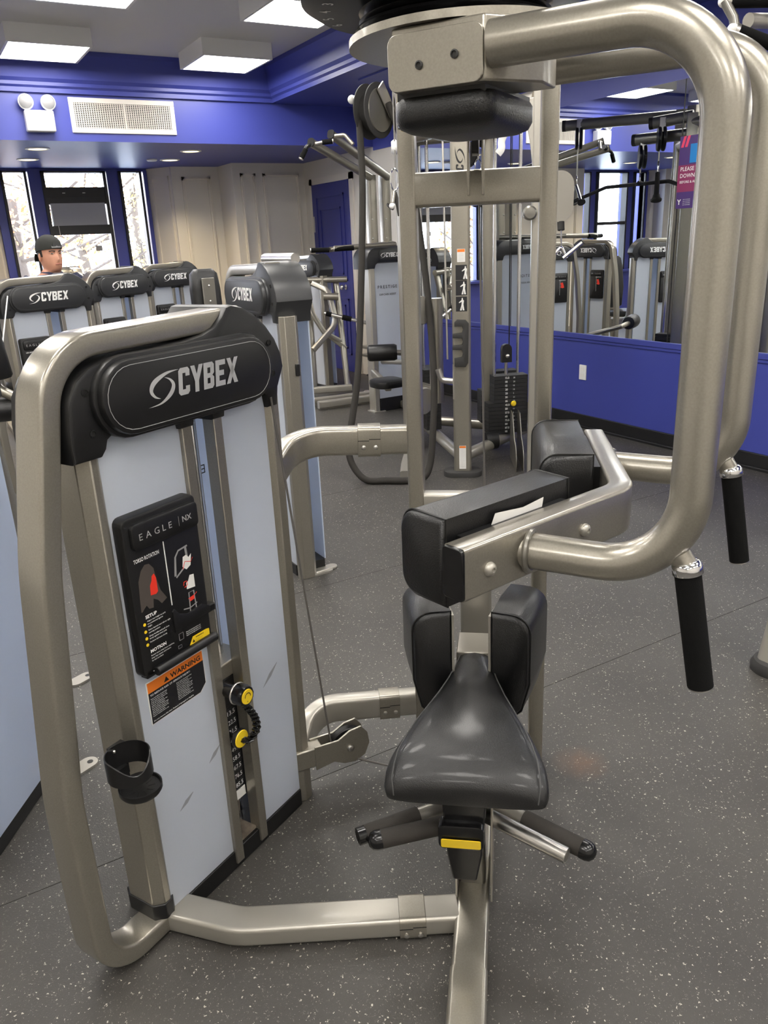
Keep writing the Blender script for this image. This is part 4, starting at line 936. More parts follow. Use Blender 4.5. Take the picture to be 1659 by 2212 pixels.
shp = [(-.03, 1.25), (.06, 1.25), (.07, 1.28), (.09, 1.295), (.47, 1.295), (.49, 1.28), (.50, 1.25), (.59, 1.25)]+arc(.48, 1.325, .11, 0, 90, 8)+arc(.08, 1.325, .11, 90, 180, 8)
sh = t.part('shroud', G().prism(shp, (x0, y0+.22, 0), (1, 0, 0), (0, 0, 1), (0, -.24, 0), bev=.03), 'shroud_grey', smooth=40)
t.part('badge', G().prism(rrect(.215, .085, .03, 5), (x0+.195, y0-.02, 1.362), (1, 0, 0), (0, 0, 1), (0, -.008, 0), bev=.003), 'shroud_grey', par=sh)
g = G(); logo(g, (x0+.105, y0-.0285, 1.345), (1, 0, 0), (0, 0, 1), .175); t.part('lettering', g, 'print_white', par=sh, smooth=None)
for x in (3.70, 3.84): t.part('upright', G().sweep([(x, 6.42, 0), (x, 6.42, 2.02)], rrect(.09, .075, .01, 3), up=(0, 1, 0)), 'paint')
for x in (3.70, 3.84):
    for z in (1.50, 1.66): t.part('bolt', G().ball((x-.02, 6.374, z), .008), 'steel')
for a, b in (((3.66, 6.35, 2.0), (2.918, 5.935, 2.211)), ((3.84, 6.35, 2.0), (3.061, 5.874, 2.264))):
    a, b = V3(a), V3(b); hn = t.part('horn', G().sweep(fillet([(*a,), (*(a.lerp(b, .22)+V3((0, 0, .0))), .3), (*b,)]), rrect(.06, .055, .02, 4), up=(0, 0, 1)), 'paint')
    dr_ = (b-a).normalized(); t.part('horn_cap', G().sweep([b, b+dr_*.008], rrect(.064, .058, .02, 4), up=(0, 0, 1)), 'plastic', par=hn)
def grip(a, b, r=.019):
    a, b = V3(a), V3(b); o = t.part('hand_grip', G().cyl(a, b, r), 'foam'); d_ = (b-a).normalized(); t.part('grip_end', G().cyl(b, b+d_*.006, r*1.02), 'steel', par=o)
t.part('handle_tube', G().sweep(fillet([(2.94, 5.94, 2.20), (2.99, 5.89, 2.208), (3.06, 5.855, 2.214)]), circ(.015, 10)), 'steel'); grip((2.99, 5.892, 2.209), (3.06, 5.855, 2.214))
t.part('handle_tube', G().sweep(fillet([(2.93, 5.94, 2.20), (2.88, 5.93, 2.185, .03), (2.836, 5.943, 2.114)]), circ(.015, 10)), 'plastic'); grip((2.868, 5.935, 2.165), (2.830, 5.944, 2.10))
t.part('handle_tube', G().sweep(fillet([(3.07, 5.87, 2.25), (3.15, 5.82, 2.255, .03), (3.19, 5.768, 2.184)]), circ(.016, 10)), 'paint')
t.part('dip_bar', G().sweep([(3.80, 6.38, 1.45), (3.42, 5.96, 1.445), (3.02, 5.94, 1.432)], circ(.020, 12)), 'paint'); t.part('dip_bar', G().sweep([(3.86, 6.38, 1.46), (3.55, 5.80, 1.45), (3.05, 5.914, 1.44)], circ(.020, 12)), 'paint')
grip((3.017, 5.94, 1.430), (2.889, 6.005, 1.432)); grip((3.20, 5.862, 1.436), (3.05, 5.914, 1.434))
t.part('knee_roller', G().lathe([(.002, 0), (.05, 0), (.062, .012), (.064, .03), (.064, .21), (.055, .23), (.002, .232)], (3.02, 5.40, .66), (.866, -.5, 0), 24), 'vinyl')
t.part('roller_arm', G().sweep([(3.20, 5.29, .66), (3.34, 5.26, .64), (3.55, 5.7, .5), (3.60, 6.16, .45)], circ(.022, 12)), 'paint')
t.part('knee_seat', G().loft([[V3((3.14+x*k, 5.32+y*k, z)) for x, y in rrect(.26, .24, .08, 5)] for z, k in ((.395, .85), (.40, .96), (.43, 1), (.45, .96), (.458, .8))]), 'vinyl', smooth=50)
t.part('seat_arm', G().sweep([(3.16, 5.34, .385), (3.5, 6.16, .36)], rrect(.06, .05, .01, 3), up=(0, 0, 1)), 'paint')
for y in (6.62, 6.80): t.part('foot_rail', G().sweep([(3.15, y, .05), (3.9, y-.08, .05)], rrect(.07, .06, .015, 4), up=(0, 0, 1)), 'paint_light')
t.part('foot_rail', G().sweep([(3.80, 6.05, .04), (3.80, 6.85, .04)], rrect(.07, .06, .015, 4), up=(0, 0, 1)), 'paint')
# ---- arm machine at the door (on the sixth tower)
D = lambda *p: [V3(q) for q in p]
wpart(tw6, 'frame_leg', G().sweep(D((3.86, 7.50, 1.14), (3.78, 7.20, .05)), rrect(.055, .05, .012, 3), up=(1, 0, 0)), 'paint')
wpart(tw6, 'frame_leg', G().sweep(D((3.56, 7.55, 1.12), (3.44, 7.30, .05)), rrect(.055, .05, .012, 3), up=(1, 0, 0)), 'paint')
wpart(tw6, 'cross_tube', G().cyl((3.54, 7.56, 1.13), (3.94, 7.40, 1.12), .03), 'paint'); wpart(tw6, 'base_tube', G().sweep(D((3.40, 7.30, .06), (3.80, 7.16, .06)), rrect(.07, .06, .015, 4), up=(0, 0, 1)), 'paint_light')
wpart(tw6, 'brace', G().sweep(D((3.66, 7.36, .60), (3.83, 7.30, .44)), rrect(.05, .04, .01, 3), up=(0, 0, 1)), 'paint')
wpart(tw6, 'swing_lever', G().sweep(fillet([(3.60, 7.52, 1.10), (3.73, 7.42, 1.02, .12), (3.75, 7.32, .70, .15), (3.48, 7.34, .46)]), rrect(.045, .055, .012, 4), up=(0, 1, 0)), 'paint_light')
wpart(tw6, 'swing_lever', G().sweep(fillet([(3.52, 7.50, 1.06), (3.53, 7.40, .80, .15), (3.62, 7.35, .62, .1), (3.78, 7.32, .52)]), rrect(.04, .05, .012, 4), up=(0, 1, 0)), 'paint')
hg = wpart(tw6, 'handle_tube', G().sweep(D((3.64, 7.36, .81), (3.86, 7.22, .74), (4.05, 7.12, .68)), circ(.018, 12)), 'steel')
wpart(tw6, 'hand_grip', G().cyl((3.655, 7.35, .805), (3.70, 7.32, .79), .024), 'foam', par=hg); wpart(tw6, 'hand_grip', G().cyl((3.79, 7.262, .762), (3.87, 7.215, .738), .026), 'foam', par=hg)
wpart(tw6, 'pivot_block', G().cyl((3.66, 7.40, .97), (3.80, 7.34, .96), .035), 'paint')
wpart(tw6, 'foot_step', G().box((3.95, 7.05, .44), (4.2, 7.20, .47)), 'paint', bev=.005); wpart(tw6, 'foot_step', G().box((3.95, 7.05, .36), (4.2, 7.20, .385)), 'paint_dark', bev=.005)
wpart(tw6, 'step_post', G().sweep(D((4.15, 7.15, 0), (4.15, 7.15, .46)), rrect(.05, .05, .01, 3), up=(1, 0, 0)), 'paint')
# ---- cable multi station
t = Thing('cable_multi_station', (3.3, 4.4, 0), 'silver multi station cable machine with weight stacks in front of the mirror', 'exercise machine')
cb = V3((2.955, 4.068, 0)); cxv = V3((.80, -.60, 0)); cyv = V3((.60, .80, 0))
col = t.part('front_column', G().prism(rrect(.115, .07, .02, 4), cb, cxv, cyv, (0, 0, 2.32)), 'paint')
t.part('column_foot', G().prism(rrect(.25, .16, .07, 6), cb, cxv, cyv, (0, 0, .035), bev=.008), 'rubber')
F = lambda a, z, d=.0358: cb+cxv*a-cyv*d+V3((0, 0, z))
UPZ = V3((0, 0, 1))
def plate(nm, a0, a1, z0, z1, m, d=.036, par=col): return t.part(nm, G().obox((F(a0, z0, d)+F(a1, z1, d))/2, cxv*(a1-a0)/2, cyv*.0006, (0, 0, (z1-z0)/2)), m, par=par)
plate('sticker', -.022, .026, 1.345, 1.420, 'label_white'); plate('sticker_header', -.020, .024, 1.402, 1.418, 'orange', .0368)
plate('sticker', -.022, .022, .05, .205, 'label_white'); plate('sticker_header', -.020, .020, .190, .203, 'orange', .0368)
g = G()
for k in range(7): put_text(g, 'warning text line', F(-.016, 1.392-.0065*k, .0372), cxv, UPZ, .0035)
for k in range(16): put_text(g, 'warning text line', F(-.016, .182-.008*k, .0372), cxv, UPZ, .0035)
t.part('lettering', g, 'print_grey', par=col, smooth=None)
for k, z in enumerate((1.055, 1.150, 1.240)):
    plate('exercise_picture', -.032, .036, z, z+.088, 'print_black')
    g = G().flat([[(.2, 0), (.4, 0), (.38, .35), (.5, .0), (.66, 0), (.56, .45), (.62, .75), (.52, .8), (.50, .95), (.40, .95), (.38, .8), (.1, .62), (.12, .56), (.40, .66), (.36, .4)]], F(-.02+.01*k, z+.006, .0368), cxv*.06, UPZ*.078); t.part('print_figure', g, 'label_white', par=col, smooth=None)
g = G(); q = swirl(); g.flat(q, F(.022, 1.885, .0362), UPZ*.06, -cxv*.05)
CYL = [p for p in CY[len(q):len(q)+1]]; g.flat(CYL, F(.022, 1.775, .0362), UPZ*.05, -cxv*.045); t.part('lettering', g, 'print_black', par=col, smooth=None)
rk = [(-.02, 0), (.05, -.005), (.066, .02), (.07, .26), (.05, .282), (.0, .285), (-.018, .27), (-.018, .245), (.030, .245), (.036, .225), (.028, .205), (-.028, .200), (-.030, .175), (.028, .172), (.034, .15), (.026, .132), (-.03, .128), (-.032, .105), (.026, .102), (.034, .08), (.026, .055), (-.02, .05)]
t.part('grip_rack', G().prism(rk, F(-.025, .723, .038), cxv, UPZ, -cyv*.03, bev=.004), 'rubber')
t.part('side_peg', G().sweep(fillet([(*F(-.05, .62, 0),), (*F(-.13, .63, 0), .03), (*F(-.15, .70, 0),)]), circ(.02, 12)), 'steel')
t.part('peg_plate', G().obox(F(-.052, .62, 0), cxv*.006, cyv*.03, (0, 0, .11)), 'paint_light')
t.part('base_tube', G().sweep([(2.99, 4.09, .12), (3.80, 4.43, .12)], circ(.038, 16)), 'paint_light'); t.part('base_tube', G().sweep([(2.97, 4.12, .12), (3.36, 5.22, .12)], circ(.038, 16)), 'paint_light')
t.part('base_tube', G().sweep([(3.36, 5.22, .12), (3.80, 4.43, .12)], circ(.038, 16)), 'paint')
for x, y in ((3.5, 4.5),): t.part('rear_post', G().sweep([(x, y, 0), (x, y, 2.30)], rrect(.09, .08, .015, 4), up=cyv), 'paint')
t.part('silver_post', G().sweep([(3.245, 3.725, 0), (3.245, 3.725, 2.32)], rrect(.07, .055, .012, 4), up=cyv), 'paint_light')
t.part('post_foot', G().prism(rrect(.16, .12, .03, 4), (3.245, 3.725, 0), cxv, cyv, (0, 0, .012)), 'paint')
t.part('post_bracket', G().prism([(0, 0), (.04, -.16), (.06, -.30), (.09, -.30), (.10, -.16), (.16, .02), (.12, .05), (.02, .03)], (3.16, 3.76, 2.16), cxv, UPZ, cyv*.012), 'paint_light', bev=.002)
t.part('post_knob', G().lathe([(.002, 0), (.035, 0), (.04, .01), (.04, .05), (.03, .06), (.002, .062)], (3.19, 3.72, 1.60), -cyv, 20), 'paint_dark')
# stacks
def stack(c, fx, fy, n, z0, wdt, dep, ph, numbers, notch):
    prev = None
    for k in range(n):
        z = z0+ph*k; w_ = wdt*(.86 if k >= notch else 1); a = V3(c)+fx*(wdt-w_)/2+V3((0, 0, z+ph/2))
        o = t.part('weight_plate', G().obox(a, fx*w_/2, fy*dep/2, (0, 0, ph/2-.001)), 'iron')
        if numbers:
            g = G(); put_text(g, numbers[n-1-k], V3(c)+fx*-.022-fy*(dep/2+.001)+V3((0, 0, z+.006)), fx, UPZ, .013, bold=.02); put_text(g, ['5', '10', '15', '20', '25'][k % 5], V3(c)+fx*.035-fy*(dep/2+.001)+V3((0, 0, z+.006)), fx, UPZ, .010)
            t.part('lettering', g, 'print_white', par=o, smooth=None)
fx = V3((.93, -.36, 0)).normalized(); fy = V3((.36, .93, 0)).normalized()
sc = V3((3.50, 4.30, 0))
stack(sc, fx, fy, 15, .165, .28, .11, .027, ['12.5', '10', '15', '20', '25', '30', '35', '42.5', '50', '57.5', '65', '72.5', '80', '87.5', '95'], 8)
stack(V3((3.68, 4.62, 0)), fx, fy, 14, .165, .28, .11, .027, None, 9)
stack(V3((3.18, 4.80, 0)), V3((.3, .95, 0)), V3((-.95, .3, 0)), 16, .165, .28, .11, .027, None, 9)
for dx in (-.085, .085):
    for c in (sc,): t.part('guide_rod', G().cyl(c+fx*dx+V3((0, 0, .15)), c+fx*dx+V3((0, 0, 2.12)), .012, 12), 'chrome')
    t.part('guide_rod', G().cyl((3.18+dx*.3, 4.80+dx, .15), (3.18+dx*.3, 4.80+dx, 2.12), .012, 12), 'chrome')
bl = t.part('pulley_block', G().prism([(-.035, 0), (.035, 0), (.035, .08)]+arc(0, .09, .035, 0, 180, 8)+[(-.035, .08)], sc+V3((0, 0, .655))-fy*.02, fx, UPZ, fy*.045, bev=.004), 'plastic')
t.part('block_stem', G().cyl(sc+V3((0, 0, .57)), sc+V3((0, 0, .66)), .012), 'steel', par=bl); t.part('block_pin', G().ball(sc+V3((0, 0, .70))-fy*.03, .014), 'steel', par=bl)
sp = sc+fx*.035-fy*.06+V3((0, 0, .375)); t.part('selector_pin', G().lathe([(.018, 0), (.02, .006), (.014, .02), (.002, .022)], sp, -fy), 'yellow')
t.part('cable', G().cyl(sc+fx*.02+V3((0, 0, .72)), sc+fx*.02+V3((0, 0, 2.2)), .004, 8), 'black'); t.part('cable', G().cyl(sc+fx*.14-fy*.1+V3((0, 0, .1)), sc+fx*.14-fy*.1+V3((0, 0, 2.2)), .004, 8), 'black')
t.part('cable', G().cyl(F(-.09, .76, .0), F(-.10, 2.2, .0), .006, 8), 'steel')
# low pulley cheek plates
for k in (0, .05): t.part('low_pulley_plate', G().prism([(0, 0), (.40, 0), (.40, .10), (.36, .16), (.26, .20), (.14, .34), (.02, .34)], V3((3.50, 4.28, .0))-fy*.06+fx*k, V3((-.55, -.83, 0)), UPZ, fx*.006), 'paint', bev=.002)
t.part('low_roller', G().cyl((3.28, 4.25, .14), (3.36, 4.22, .14), .06, 22), 'plastic')
# top frame and arms
TB = circ(.042, 16)
for a, b in (((2.955, 4.068, 2.10), (3.10, 4.95, 2.12)), ((2.955, 4.068, 2.10), (3.5, 4.5, 2.12)), ((3.10, 4.95, 2.12), (3.5, 4.5, 2.12)), ((3.245, 3.725, 2.20), (3.5, 4.5, 2.24))): t.part('top_tube', G().sweep([a, b], TB), 'paint')
def arm(a, b, pul, drop, kind):
    a, b, pul = V3(a), V3(b), V3(pul); o = t.part('overhead_arm', G().sweep([a, b], rrect(.085, .075, .03, 4), up=UPZ), 'paint_dark')
    d_ = (b-a).normalized(); t.part('arm_cap', G().sweep([b, b+d_*.03], rrect(.088, .078, .03, 4), up=UPZ), 'rubber', par=o)
    ax = V3((.75, .66, 0)); s_ = pul+V3((0, 0, .10)); t.part('pulley_hanger', G().obox(s_, ax*.022, V3((-ax.y, ax.x, 0))*.03, (0, 0, .05)), 'steel', par=o)
    for q in (-.018, .018): t.part('pulley_disc', G().lathe([(.002, -.012), (.085, -.012), (.09, -.006), (.09, .006), (.085, .012), (.002, .012)], pul+ax*q, ax, 30), 'plastic', par=o)
    t.part('cable', G().cyl(pul+V3((-.03, .04, 0)), pul+V3((-.03, .04, -drop)), .006, 8), 'steel', par=o)
    e_ = pul+V3((-.03, .04, -drop)); t.part('carabiner', G().torus(e_-V3((0, 0, .04)), ax, .03, .005, 18, 6, sx=1.5, sy=.7), 'chrome', par=o)
    return e_-V3((0, 0, .08))
e1 = arm((3.10, 4.95, 2.36), (3.66, 5.72, 2.36), (3.6, 5.62, 2.25), .30, 0); e2 = arm((3.5, 4.5, 2.28), (3.64, 4.76, 2.26), (3.62, 4.69, 2.14), .16, 0); e3 = arm((3.48, 4.5, 2.16), (3.62, 4.94, 2.16), (3.60, 4.89, 2.03), .12, 0)
t.part('rear_post', G().sweep([(3.10, 4.95, .15), (3.10, 4.95, 2.40)], rrect(.09, .08, .015, 4), up=cyv), 'paint')
# handles that hang on the cables
h = Thing('v_handle', e1, 'brass coloured V shaped cable handle hanging in the mirror view', 'cable handle')
for d_ in ((-.07, .10, -.13), (.05, -.12, -.14)): h.part('handle_arm', G().cyl(e1, e1+V3(d_), .014), 'steel'); h.part('handle_end', G().lathe([(.002, 0), (.035, 0), (.035, .012), (.002, .014)], e1+V3(d_), d_), 'rubber')
h = Thing('triceps_rope', e2, 'short black triceps rope with two ball ends hanging from the overhead pulley', 'cable handle')
for d_ in (-.05, .05): h.part('rope_leg', G().sweep([e2, e2+V3((d_*.3, -d_*.3, -.07)), e2+V3((d_*.7, -d_*.7, -.17))], circ(.018, 10)), 'rope'); h.part('rope_end', G().lathe([(.002, -.05), (.022, -.04), (.03, -.01), (.042, 0), (.04, .012), (.002, .014)], e2+V3((d_*.7, -d_*.7, -.20)), (d_, -d_, -.2)), 'rubber')
h = Thing('lat_bar', e3, 'long bent black lat pulldown bar hanging from the overhead pulley', 'cable handle')
h.part('bar', G().sweep(fillet([(*(e3+V3((.02, .78, -.10))),), (*(e3+V3((.01, .36, 0))), .1), (*(e3+V3((0, -.30, 0))), .1), (*(e3+V3((0, -.42, -.04))),)]), circ(.015, 12)), 'rubber'); h.part('hanger', G().lathe([(.002, .03), (.02, .02), (.035, -.01), (.002, -.012)], e3, (0, 0, 1)), 'rubber')
# weight cover disc beside the right upright
t.part('cover_plate', G().prism(rrect(.18, .30, .085, 8), (3.66, 3.985, 1.70), V3((.9, -.43, 0)), UPZ, V3((.43, .9, 0))*.02, bev=.004), 'paint_light')
t.part('warning_triangle', G().prism([(-.02, -.016), (.02, -.016), (0, .02)], (3.615, 4.003, 1.70), V3((.9, -.43, 0)), UPZ, V3((.43, .9, 0))*-.0012), 'yellow')
t.part('cover_arm', G().sweep([(3.70, 4.0, 1.70), (3.52, 4.47, 1.72)], rrect(.06, .05, .01, 3), up=UPZ), 'paint')
h = Thing('row_handle', (3.66, 3.96, 1.34), 'chrome close grip row handle hanging below the grey cover plate', 'cable handle')
h.part('chain', G().cyl((3.68, 3.99, 1.56), (3.67, 3.97, 1.40), .006, 8), 'chrome'); h.part('stopper', G().cyl((3.68, 3.99, 1.55), (3.675, 3.98, 1.50), .022), 'rubber')
h.part('frame_bar', G().sweep(fillet([(3.60, 4.01, 1.32), (3.67, 3.97, 1.40, .01), (3.70, 3.95, 1.33)]), circ(.012, 10)), 'chrome'); h.part('hand_grip', G().cyl((3.68, 3.96, 1.33), (3.78, 3.90, 1.42), .014), 'chrome')
# towel-like white strap on the top frame
h = Thing('white_strap', (3.36, 4.22, 1.98), 'crumpled white plastic strap tied round the top tube of the cable station', 'strap')
h.part('strap', G().sweep(cr_spline([(3.36, 4.21, 2.17), (3.40, 4.18, 2.12), (3.37, 4.20, 2.04), (3.36, 4.19, 1.99), (3.34, 4.20, 1.96)], 5), rrect(.012, .045, .004, 2), up=(.6, .8, 0)), 'label_white')
# ---- rope pulling machine
t = Thing('rope_trainer', (3.02, 4.76, 0), 'rope pulling trainer with big black top wheel behind the left upright', 'exercise machine')
t.part('mast', G().sweep([(3.06, 4.86, 0), (3.06, 4.86, 2.42)], rrect(.09, .07, .01, 3), up=(0, 1, 0)), 'paint')
t.part('base_foot', G().sweep(fillet([(2.60, 4.22, .03), (2.72, 4.40, .03, .05), (3.10, 4.92, .03)]), rrect(.05, .07, .015, 4), up=UPZ), 'paint_light')
ax = V3((.42, -.905, .0)); wc = V3((2.875, 4.90, 2.28))
wh = t.part('top_wheel', G().lathe([(.002, -.05), (.155, -.05), (.165, -.045), (.165, -.038), (.12, -.03), (.12, .03), (.165, .038), (.165, .045), (.155, .05), (.002, .05)], wc, ax, 40), 'rubber')
t.part('wheel_face', G().lathe([(.002, .05), (.13, .05), (.128, .056), (.002, .058)], wc, ax, 36), 'paint_dark', par=wh)
rr_ = V3((.905, .42, 0)); t.part('wheel_bracket', G().sweep([wc+ax*.072-rr_*.02+V3((0, 0, .14)), wc+ax*.072+rr_*.10+V3((0, 0, .0)), wc+ax*.06+rr_*.22+V3((0, 0, -.06))], rrect(.085, .010, .003, 2), up=UPZ), 'paint_light')
t.part('cross_pin', G().cyl(wc-ax*.16+V3((0, 0, .09)), wc+ax*.02+V3((0, 0, .13)), .016), 'steel'); t.part('pin_cap', G().ball(wc-ax*.17+V3((0, 0, .088)), .028), 'label_white')
t.part('resist_tube', G().cyl((2.96, 4.36, .44), (2.96, 4.36, 1.12), .046, 24), 'paint')
t.part('tube_bracket', G().obox((3.01, 4.60, 1.05), (.02, .25, 0), (.02, 0, 0), (0, 0, .03)).obox((3.01, 4.60, .50), (.02, .25, 0), (.02, 0, 0), (0, 0, .03)), 'paint')
for z in (1.05, .46): t.part('guide_wheel', G().lathe([(.002, -.02), (.085, -.02), (.09, -.012), (.09, .012), (.085, .02), (.002, .02)], (2.86, 4.38, z), (.2, -.97, 0), 30), 'paint_light')
ropeL = cr_spline([(2.80, 4.93, 2.33), (2.765, 4.90, 2.22), (2.71, 4.802, 1.83), (2.60, 4.68, 1.264), (2.47, 4.55, .699), (2.38, 4.49, .418), (2.31, 4.44, .249), (2.30, 4.39, .121), (2.345, 4.293, .026), (2.452, 4.20, .022), (2.56, 4.12, .022), (2.66, 4.09, .03), (2.721, 4.10, .12), (2.772, 4.14, .31), (2.829, 4.20, .537), (2.87, 4.27, .792), (2.906, 4.36, 1.105), (2.935, 4.45, 1.361), (2.97, 4.60, 1.759), (2.985, 4.75, 2.102), (2.95, 4.84, 2.32)], 6)
t.part('rope_loop', G().sweep(ropeL, circ(.022, 12)), 'rope', smooth=60)
h = Thing('hanging_hook', (2.60, 4.24, 1.66), 'chrome snap hook with small white ball grip hanging left of the upright post', 'cable handle')
h.part('pulley_cheek', G().lathe([(.002, -.02), (.03, -.02), (.045, 0), (.03, .02), (.002, .02)], (2.655, 4.30, 2.0), (.85, -.5, 0)), 'fixture'); h.part('cord', G().cyl((2.655, 4.30, 2.3), (2.63, 4.26, 1.88), .004, 8), 'cable')
h.part('snap_hook', G().torus((2.615, 4.25, 1.82), (.5, .86, 0), .04, .005, 20, 6, sx=1.5, sy=.6), 'chrome')
h.part('cord_grip', G().cyl((2.60, 4.24, 1.75), (2.57, 4.21, 1.69), .012), 'paint'); h.part('ball_end', G().ball((2.567, 4.208, 1.675), .018), 'label_white'); h.part('strap_tail', G().sweep([(2.605, 4.24, 1.75), (2.61, 4.21, 1.68), (2.615, 4.20, 1.62)], rrect(.004, .028, .002, 2), up=(.5, .8, 0)), 'rope')
# ---- pull up station at the right edge
t = Thing('pull_up_station', (2.42, 1.42, 0), 'grey pull-up frame at the right edge, only its foot and top grips showing', 'exercise machine')
t.part('leg', G().sweep([(2.365, 1.43, .02), (2.62, 1.46, .9), (2.72, 1.47, 2.05)], rrect(.10, .07, .03, 5), up=(0, 1, 0)), 'paint_light')
t.part('rubber_foot', G().lathe([(.002, 0), (.078, 0), (.080, .02), (.070, .04), (.045, .045), (.002, .045)], (2.385, 1.43, .0), (0, 0, 1), 30), 'rubber')
t.part('bolt', G().lathe([(.012, 0), (.012, .006), (.008, .010), (.002, .010)], (2.418, 1.40, .24), (-.8, -.6, 0)), 'label_white')
t.part('top_beam', G().sweep([(2.72, 1.47, 2.03), (2.00, 1.50, 1.985)], circ(.018, 14)), 'paint_light')
for a, b in (((1.955, 1.526, 2.030), (2.12, 1.43, 2.025)), ((1.962, 1.498, 1.958), (2.12, 1.38, 1.88))):
    a, b = V3(a), V3(b); o = t.part('hand_grip', G().cyl(a, b, .016), 'foam'); d_ = (a-b).normalized(); t.part('grip_collar', G().cyl(a, a+d_*.010, .0165), 'steel', par=o); t.part('grip_cap', G().ball(a+d_*.014, .015), 'label_white', par=o)
t.part('grip_tube', G().sweep([(1.94, 1.53, 2.03), (1.955, 1.51, 1.99), (1.955, 1.50, 1.955)], circ(.012, 10)), 'paint_dark'); t.part('grip_arm', G().sweep([(2.12, 1.43, 2.025), (2.72, 1.47, 2.04)], circ(.014, 10)), 'paint_dark'); t.part('grip_arm', G().sweep([(2.12, 1.38, 1.88), (2.70, 1.47, 1.90)], circ(.014, 10)), 'paint_dark')

# ================================================================== PERSON
pb = V3((1.00, 6.50, 0)); fw = V3((.372, -.928, 0)).normalized(); rt_ = V3((fw.y, -fw.x, 0))
def PM(x, y, z): return pb+rt_*x+fw*y+V3((0, 0, z))
pr = Thing('person', pb, 'man in backwards dark cap and navy shirt standing behind the towers, looking to the right', 'person')
def ring(hw, yf, yb, z, n=40, nose=None):
    o = []; cy, hd = (yf+yb)/2, (yf-yb)/2
    for i in range(n):
        a = 2*math.pi*i/n; c, s = math.cos(a), math.sin(a); x = hw*math.copysign(abs(c)**.9, c); y = cy+hd*math.copysign(abs(s)**.9, s)
        o.append((x, y, z))
    return o
ZCH = 1.352
HD = [(-.10, .055, .030, -.075), (-.06, .055, .030, -.078), (-.02, .056, .040, -.080), (.0, .050, .074, -.078), (.012, .050, .086, -.074), (.035, .058, .092, -.074), (.055, .063, .093, -.080), (.075, .067, .093, -.088), (.095, .070, .092, -.094), (.115, .072, .089, -.098), (.13, .073, .090, -.100), (.155, .074, .088, -.100), (.18, .070, .078, -.095), (.205, .055, .055, -.078), (.222, .030, .025, -.045)]
secs = []
for z, hw, yf, yb in HD:
    r_ = []
    for x, y, zz in ring(hw, yf, yb, z):
        if y > 0:
            d_ = 0
            if .055 < z < .125: d_ += .022*max(0, 1-abs(z-.072)/.055)*math.exp(-(x/.011)**2)
            if .10 < z < .13: d_ -= .006*math.exp(-((abs(x)-.031)/.014)**2)
            if .028 < z < .06: d_ += .005*math.exp(-(x/.022)**2)
            y += d_
        r_.append(PM(x, y, ZCH+z))
    secs.append(r_)
g = G().loft(secs)
# trunk, arms, legs of the same skin mesh
def oval(hw, hd, z, y=-.02, n=28): return [PM(hw*math.cos(2*math.pi*i/n), y+hd*math.sin(2*math.pi*i/n), z) for i in range(n)]
trunk = [(.86, .15, .10), (.95, .155, .11), (1.05, .15, .105), (1.15, .175, .115), (1.23, .195, .115), (1.28, .185, .10), (1.312, .140, .085), (1.335, .08, .066), (1.36, .055, .055)]
g.loft([oval(a, b, z) for z, a, b in trunk])
def limb(pts):
    path = [PM(*p[:3]) for p in pts]; G_ = G()
    secs = []
    for i, p in enumerate(path):
        tt = (path[min(i+1, len(path)-1)]-path[max(0, i-1)]).normalized(); x = (fw-fw.dot(tt)*tt).normalized(); y = tt.cross(x); secs.append([p+x*pts[i][3]*c+y*pts[i][3]*s for c, s in circ(1, 14)])
    return secs
ARM = lambda s: [(s*.185, -.02, 1.265, .05), (s*.215, -.02, 1.18, .047), (s*.215, -.02, 1.02, .042), (s*.22, 0, .97, .038), (s*.225, .02, .90, .036), (s*.225, .06, .76, .026), (s*.225, .07, .72, .028)]
LEG = lambda s: [(s*.085, -.02, .90, .085), (s*.09, -.02, .75, .082), (s*.095, -.01, .50, .058), (s*.095, -.02, .40, .054), (s*.10, -.03, .10, .038), (s*.10, -.02, .05, .04), (s*.10, .05, .03, .035), (s*.10, .14, .025, .026)]
for s in (-1, 1):
    g.loft(limb(ARM(s))); g.loft(limb(LEG(s)))
    hb = (s*.225, .075, .70)
    g.ball(PM(*hb), .035, sc=(.9, .9, 1.2))
    for k in range(4): g.loft(limb([(hb[0]-s*.01, hb[1]+.03-.018*k, .69, .009), (hb[0]-s*.012, hb[1]+.035-.018*k, .65, .009), (hb[0]-s*.022, hb[1]+.036-.018*k, .625+.006*abs(k-1.5), .008)]))
    g.loft(limb([(hb[0]-s*.015, hb[1]+.03, .71, .010), (hb[0]-s*.03, hb[1]+.05, .68, .0095), (hb[0]-s*.035, hb[1]+.055, .655, .008)]))
body = pr.part('body', g, 'skin', smooth=70)
rm = body.modifiers.new('remesh', 'REMESH'); rm.mode = 'VOXEL'; rm.voxel_size = .006; rm.use_smooth_shade = True
for s in (-1, 1):
    er = pr.part('ear', G().ball(PM(s*.074, -.012, ZCH+.092), .018, sc=(.5, .8, 1.7)), 'skin', par=body)
    pr.part('eye', G().ball(PM(s*.031, .083, ZCH+.116), .0072, sc=(1.4, .6, .48)), 'eye', par=body); pr.part('iris', G().ball(PM(s*.031+.003, .0862, ZCH+.116), .0044), 'hair', par=body)
    pr.part('eyebrow', G().sweep([PM(s*.014, .094, ZCH+.130), PM(s*.033, .093, ZCH+.136), PM(s*.052, .080, ZCH+.131)], circ(.0035, 6)), 'hair', par=body)
pr.part('mouth', G().sweep([PM(-.024, .090, ZCH+.043), PM(0, .101, ZCH+.045), PM(.024, .090, ZCH+.043)], circ(.0034, 8)), 'lip', par=body)
pr.part('stubble_hair', G().loft([[PM(x*1.02, -.012+(y+.012)*1.02 if y < .02 else .02, ZCH+z) for x, y, zz in ring(hw, yf, yb, z)] for z, hw, yf, yb in HD[8:13]]), 'hair')
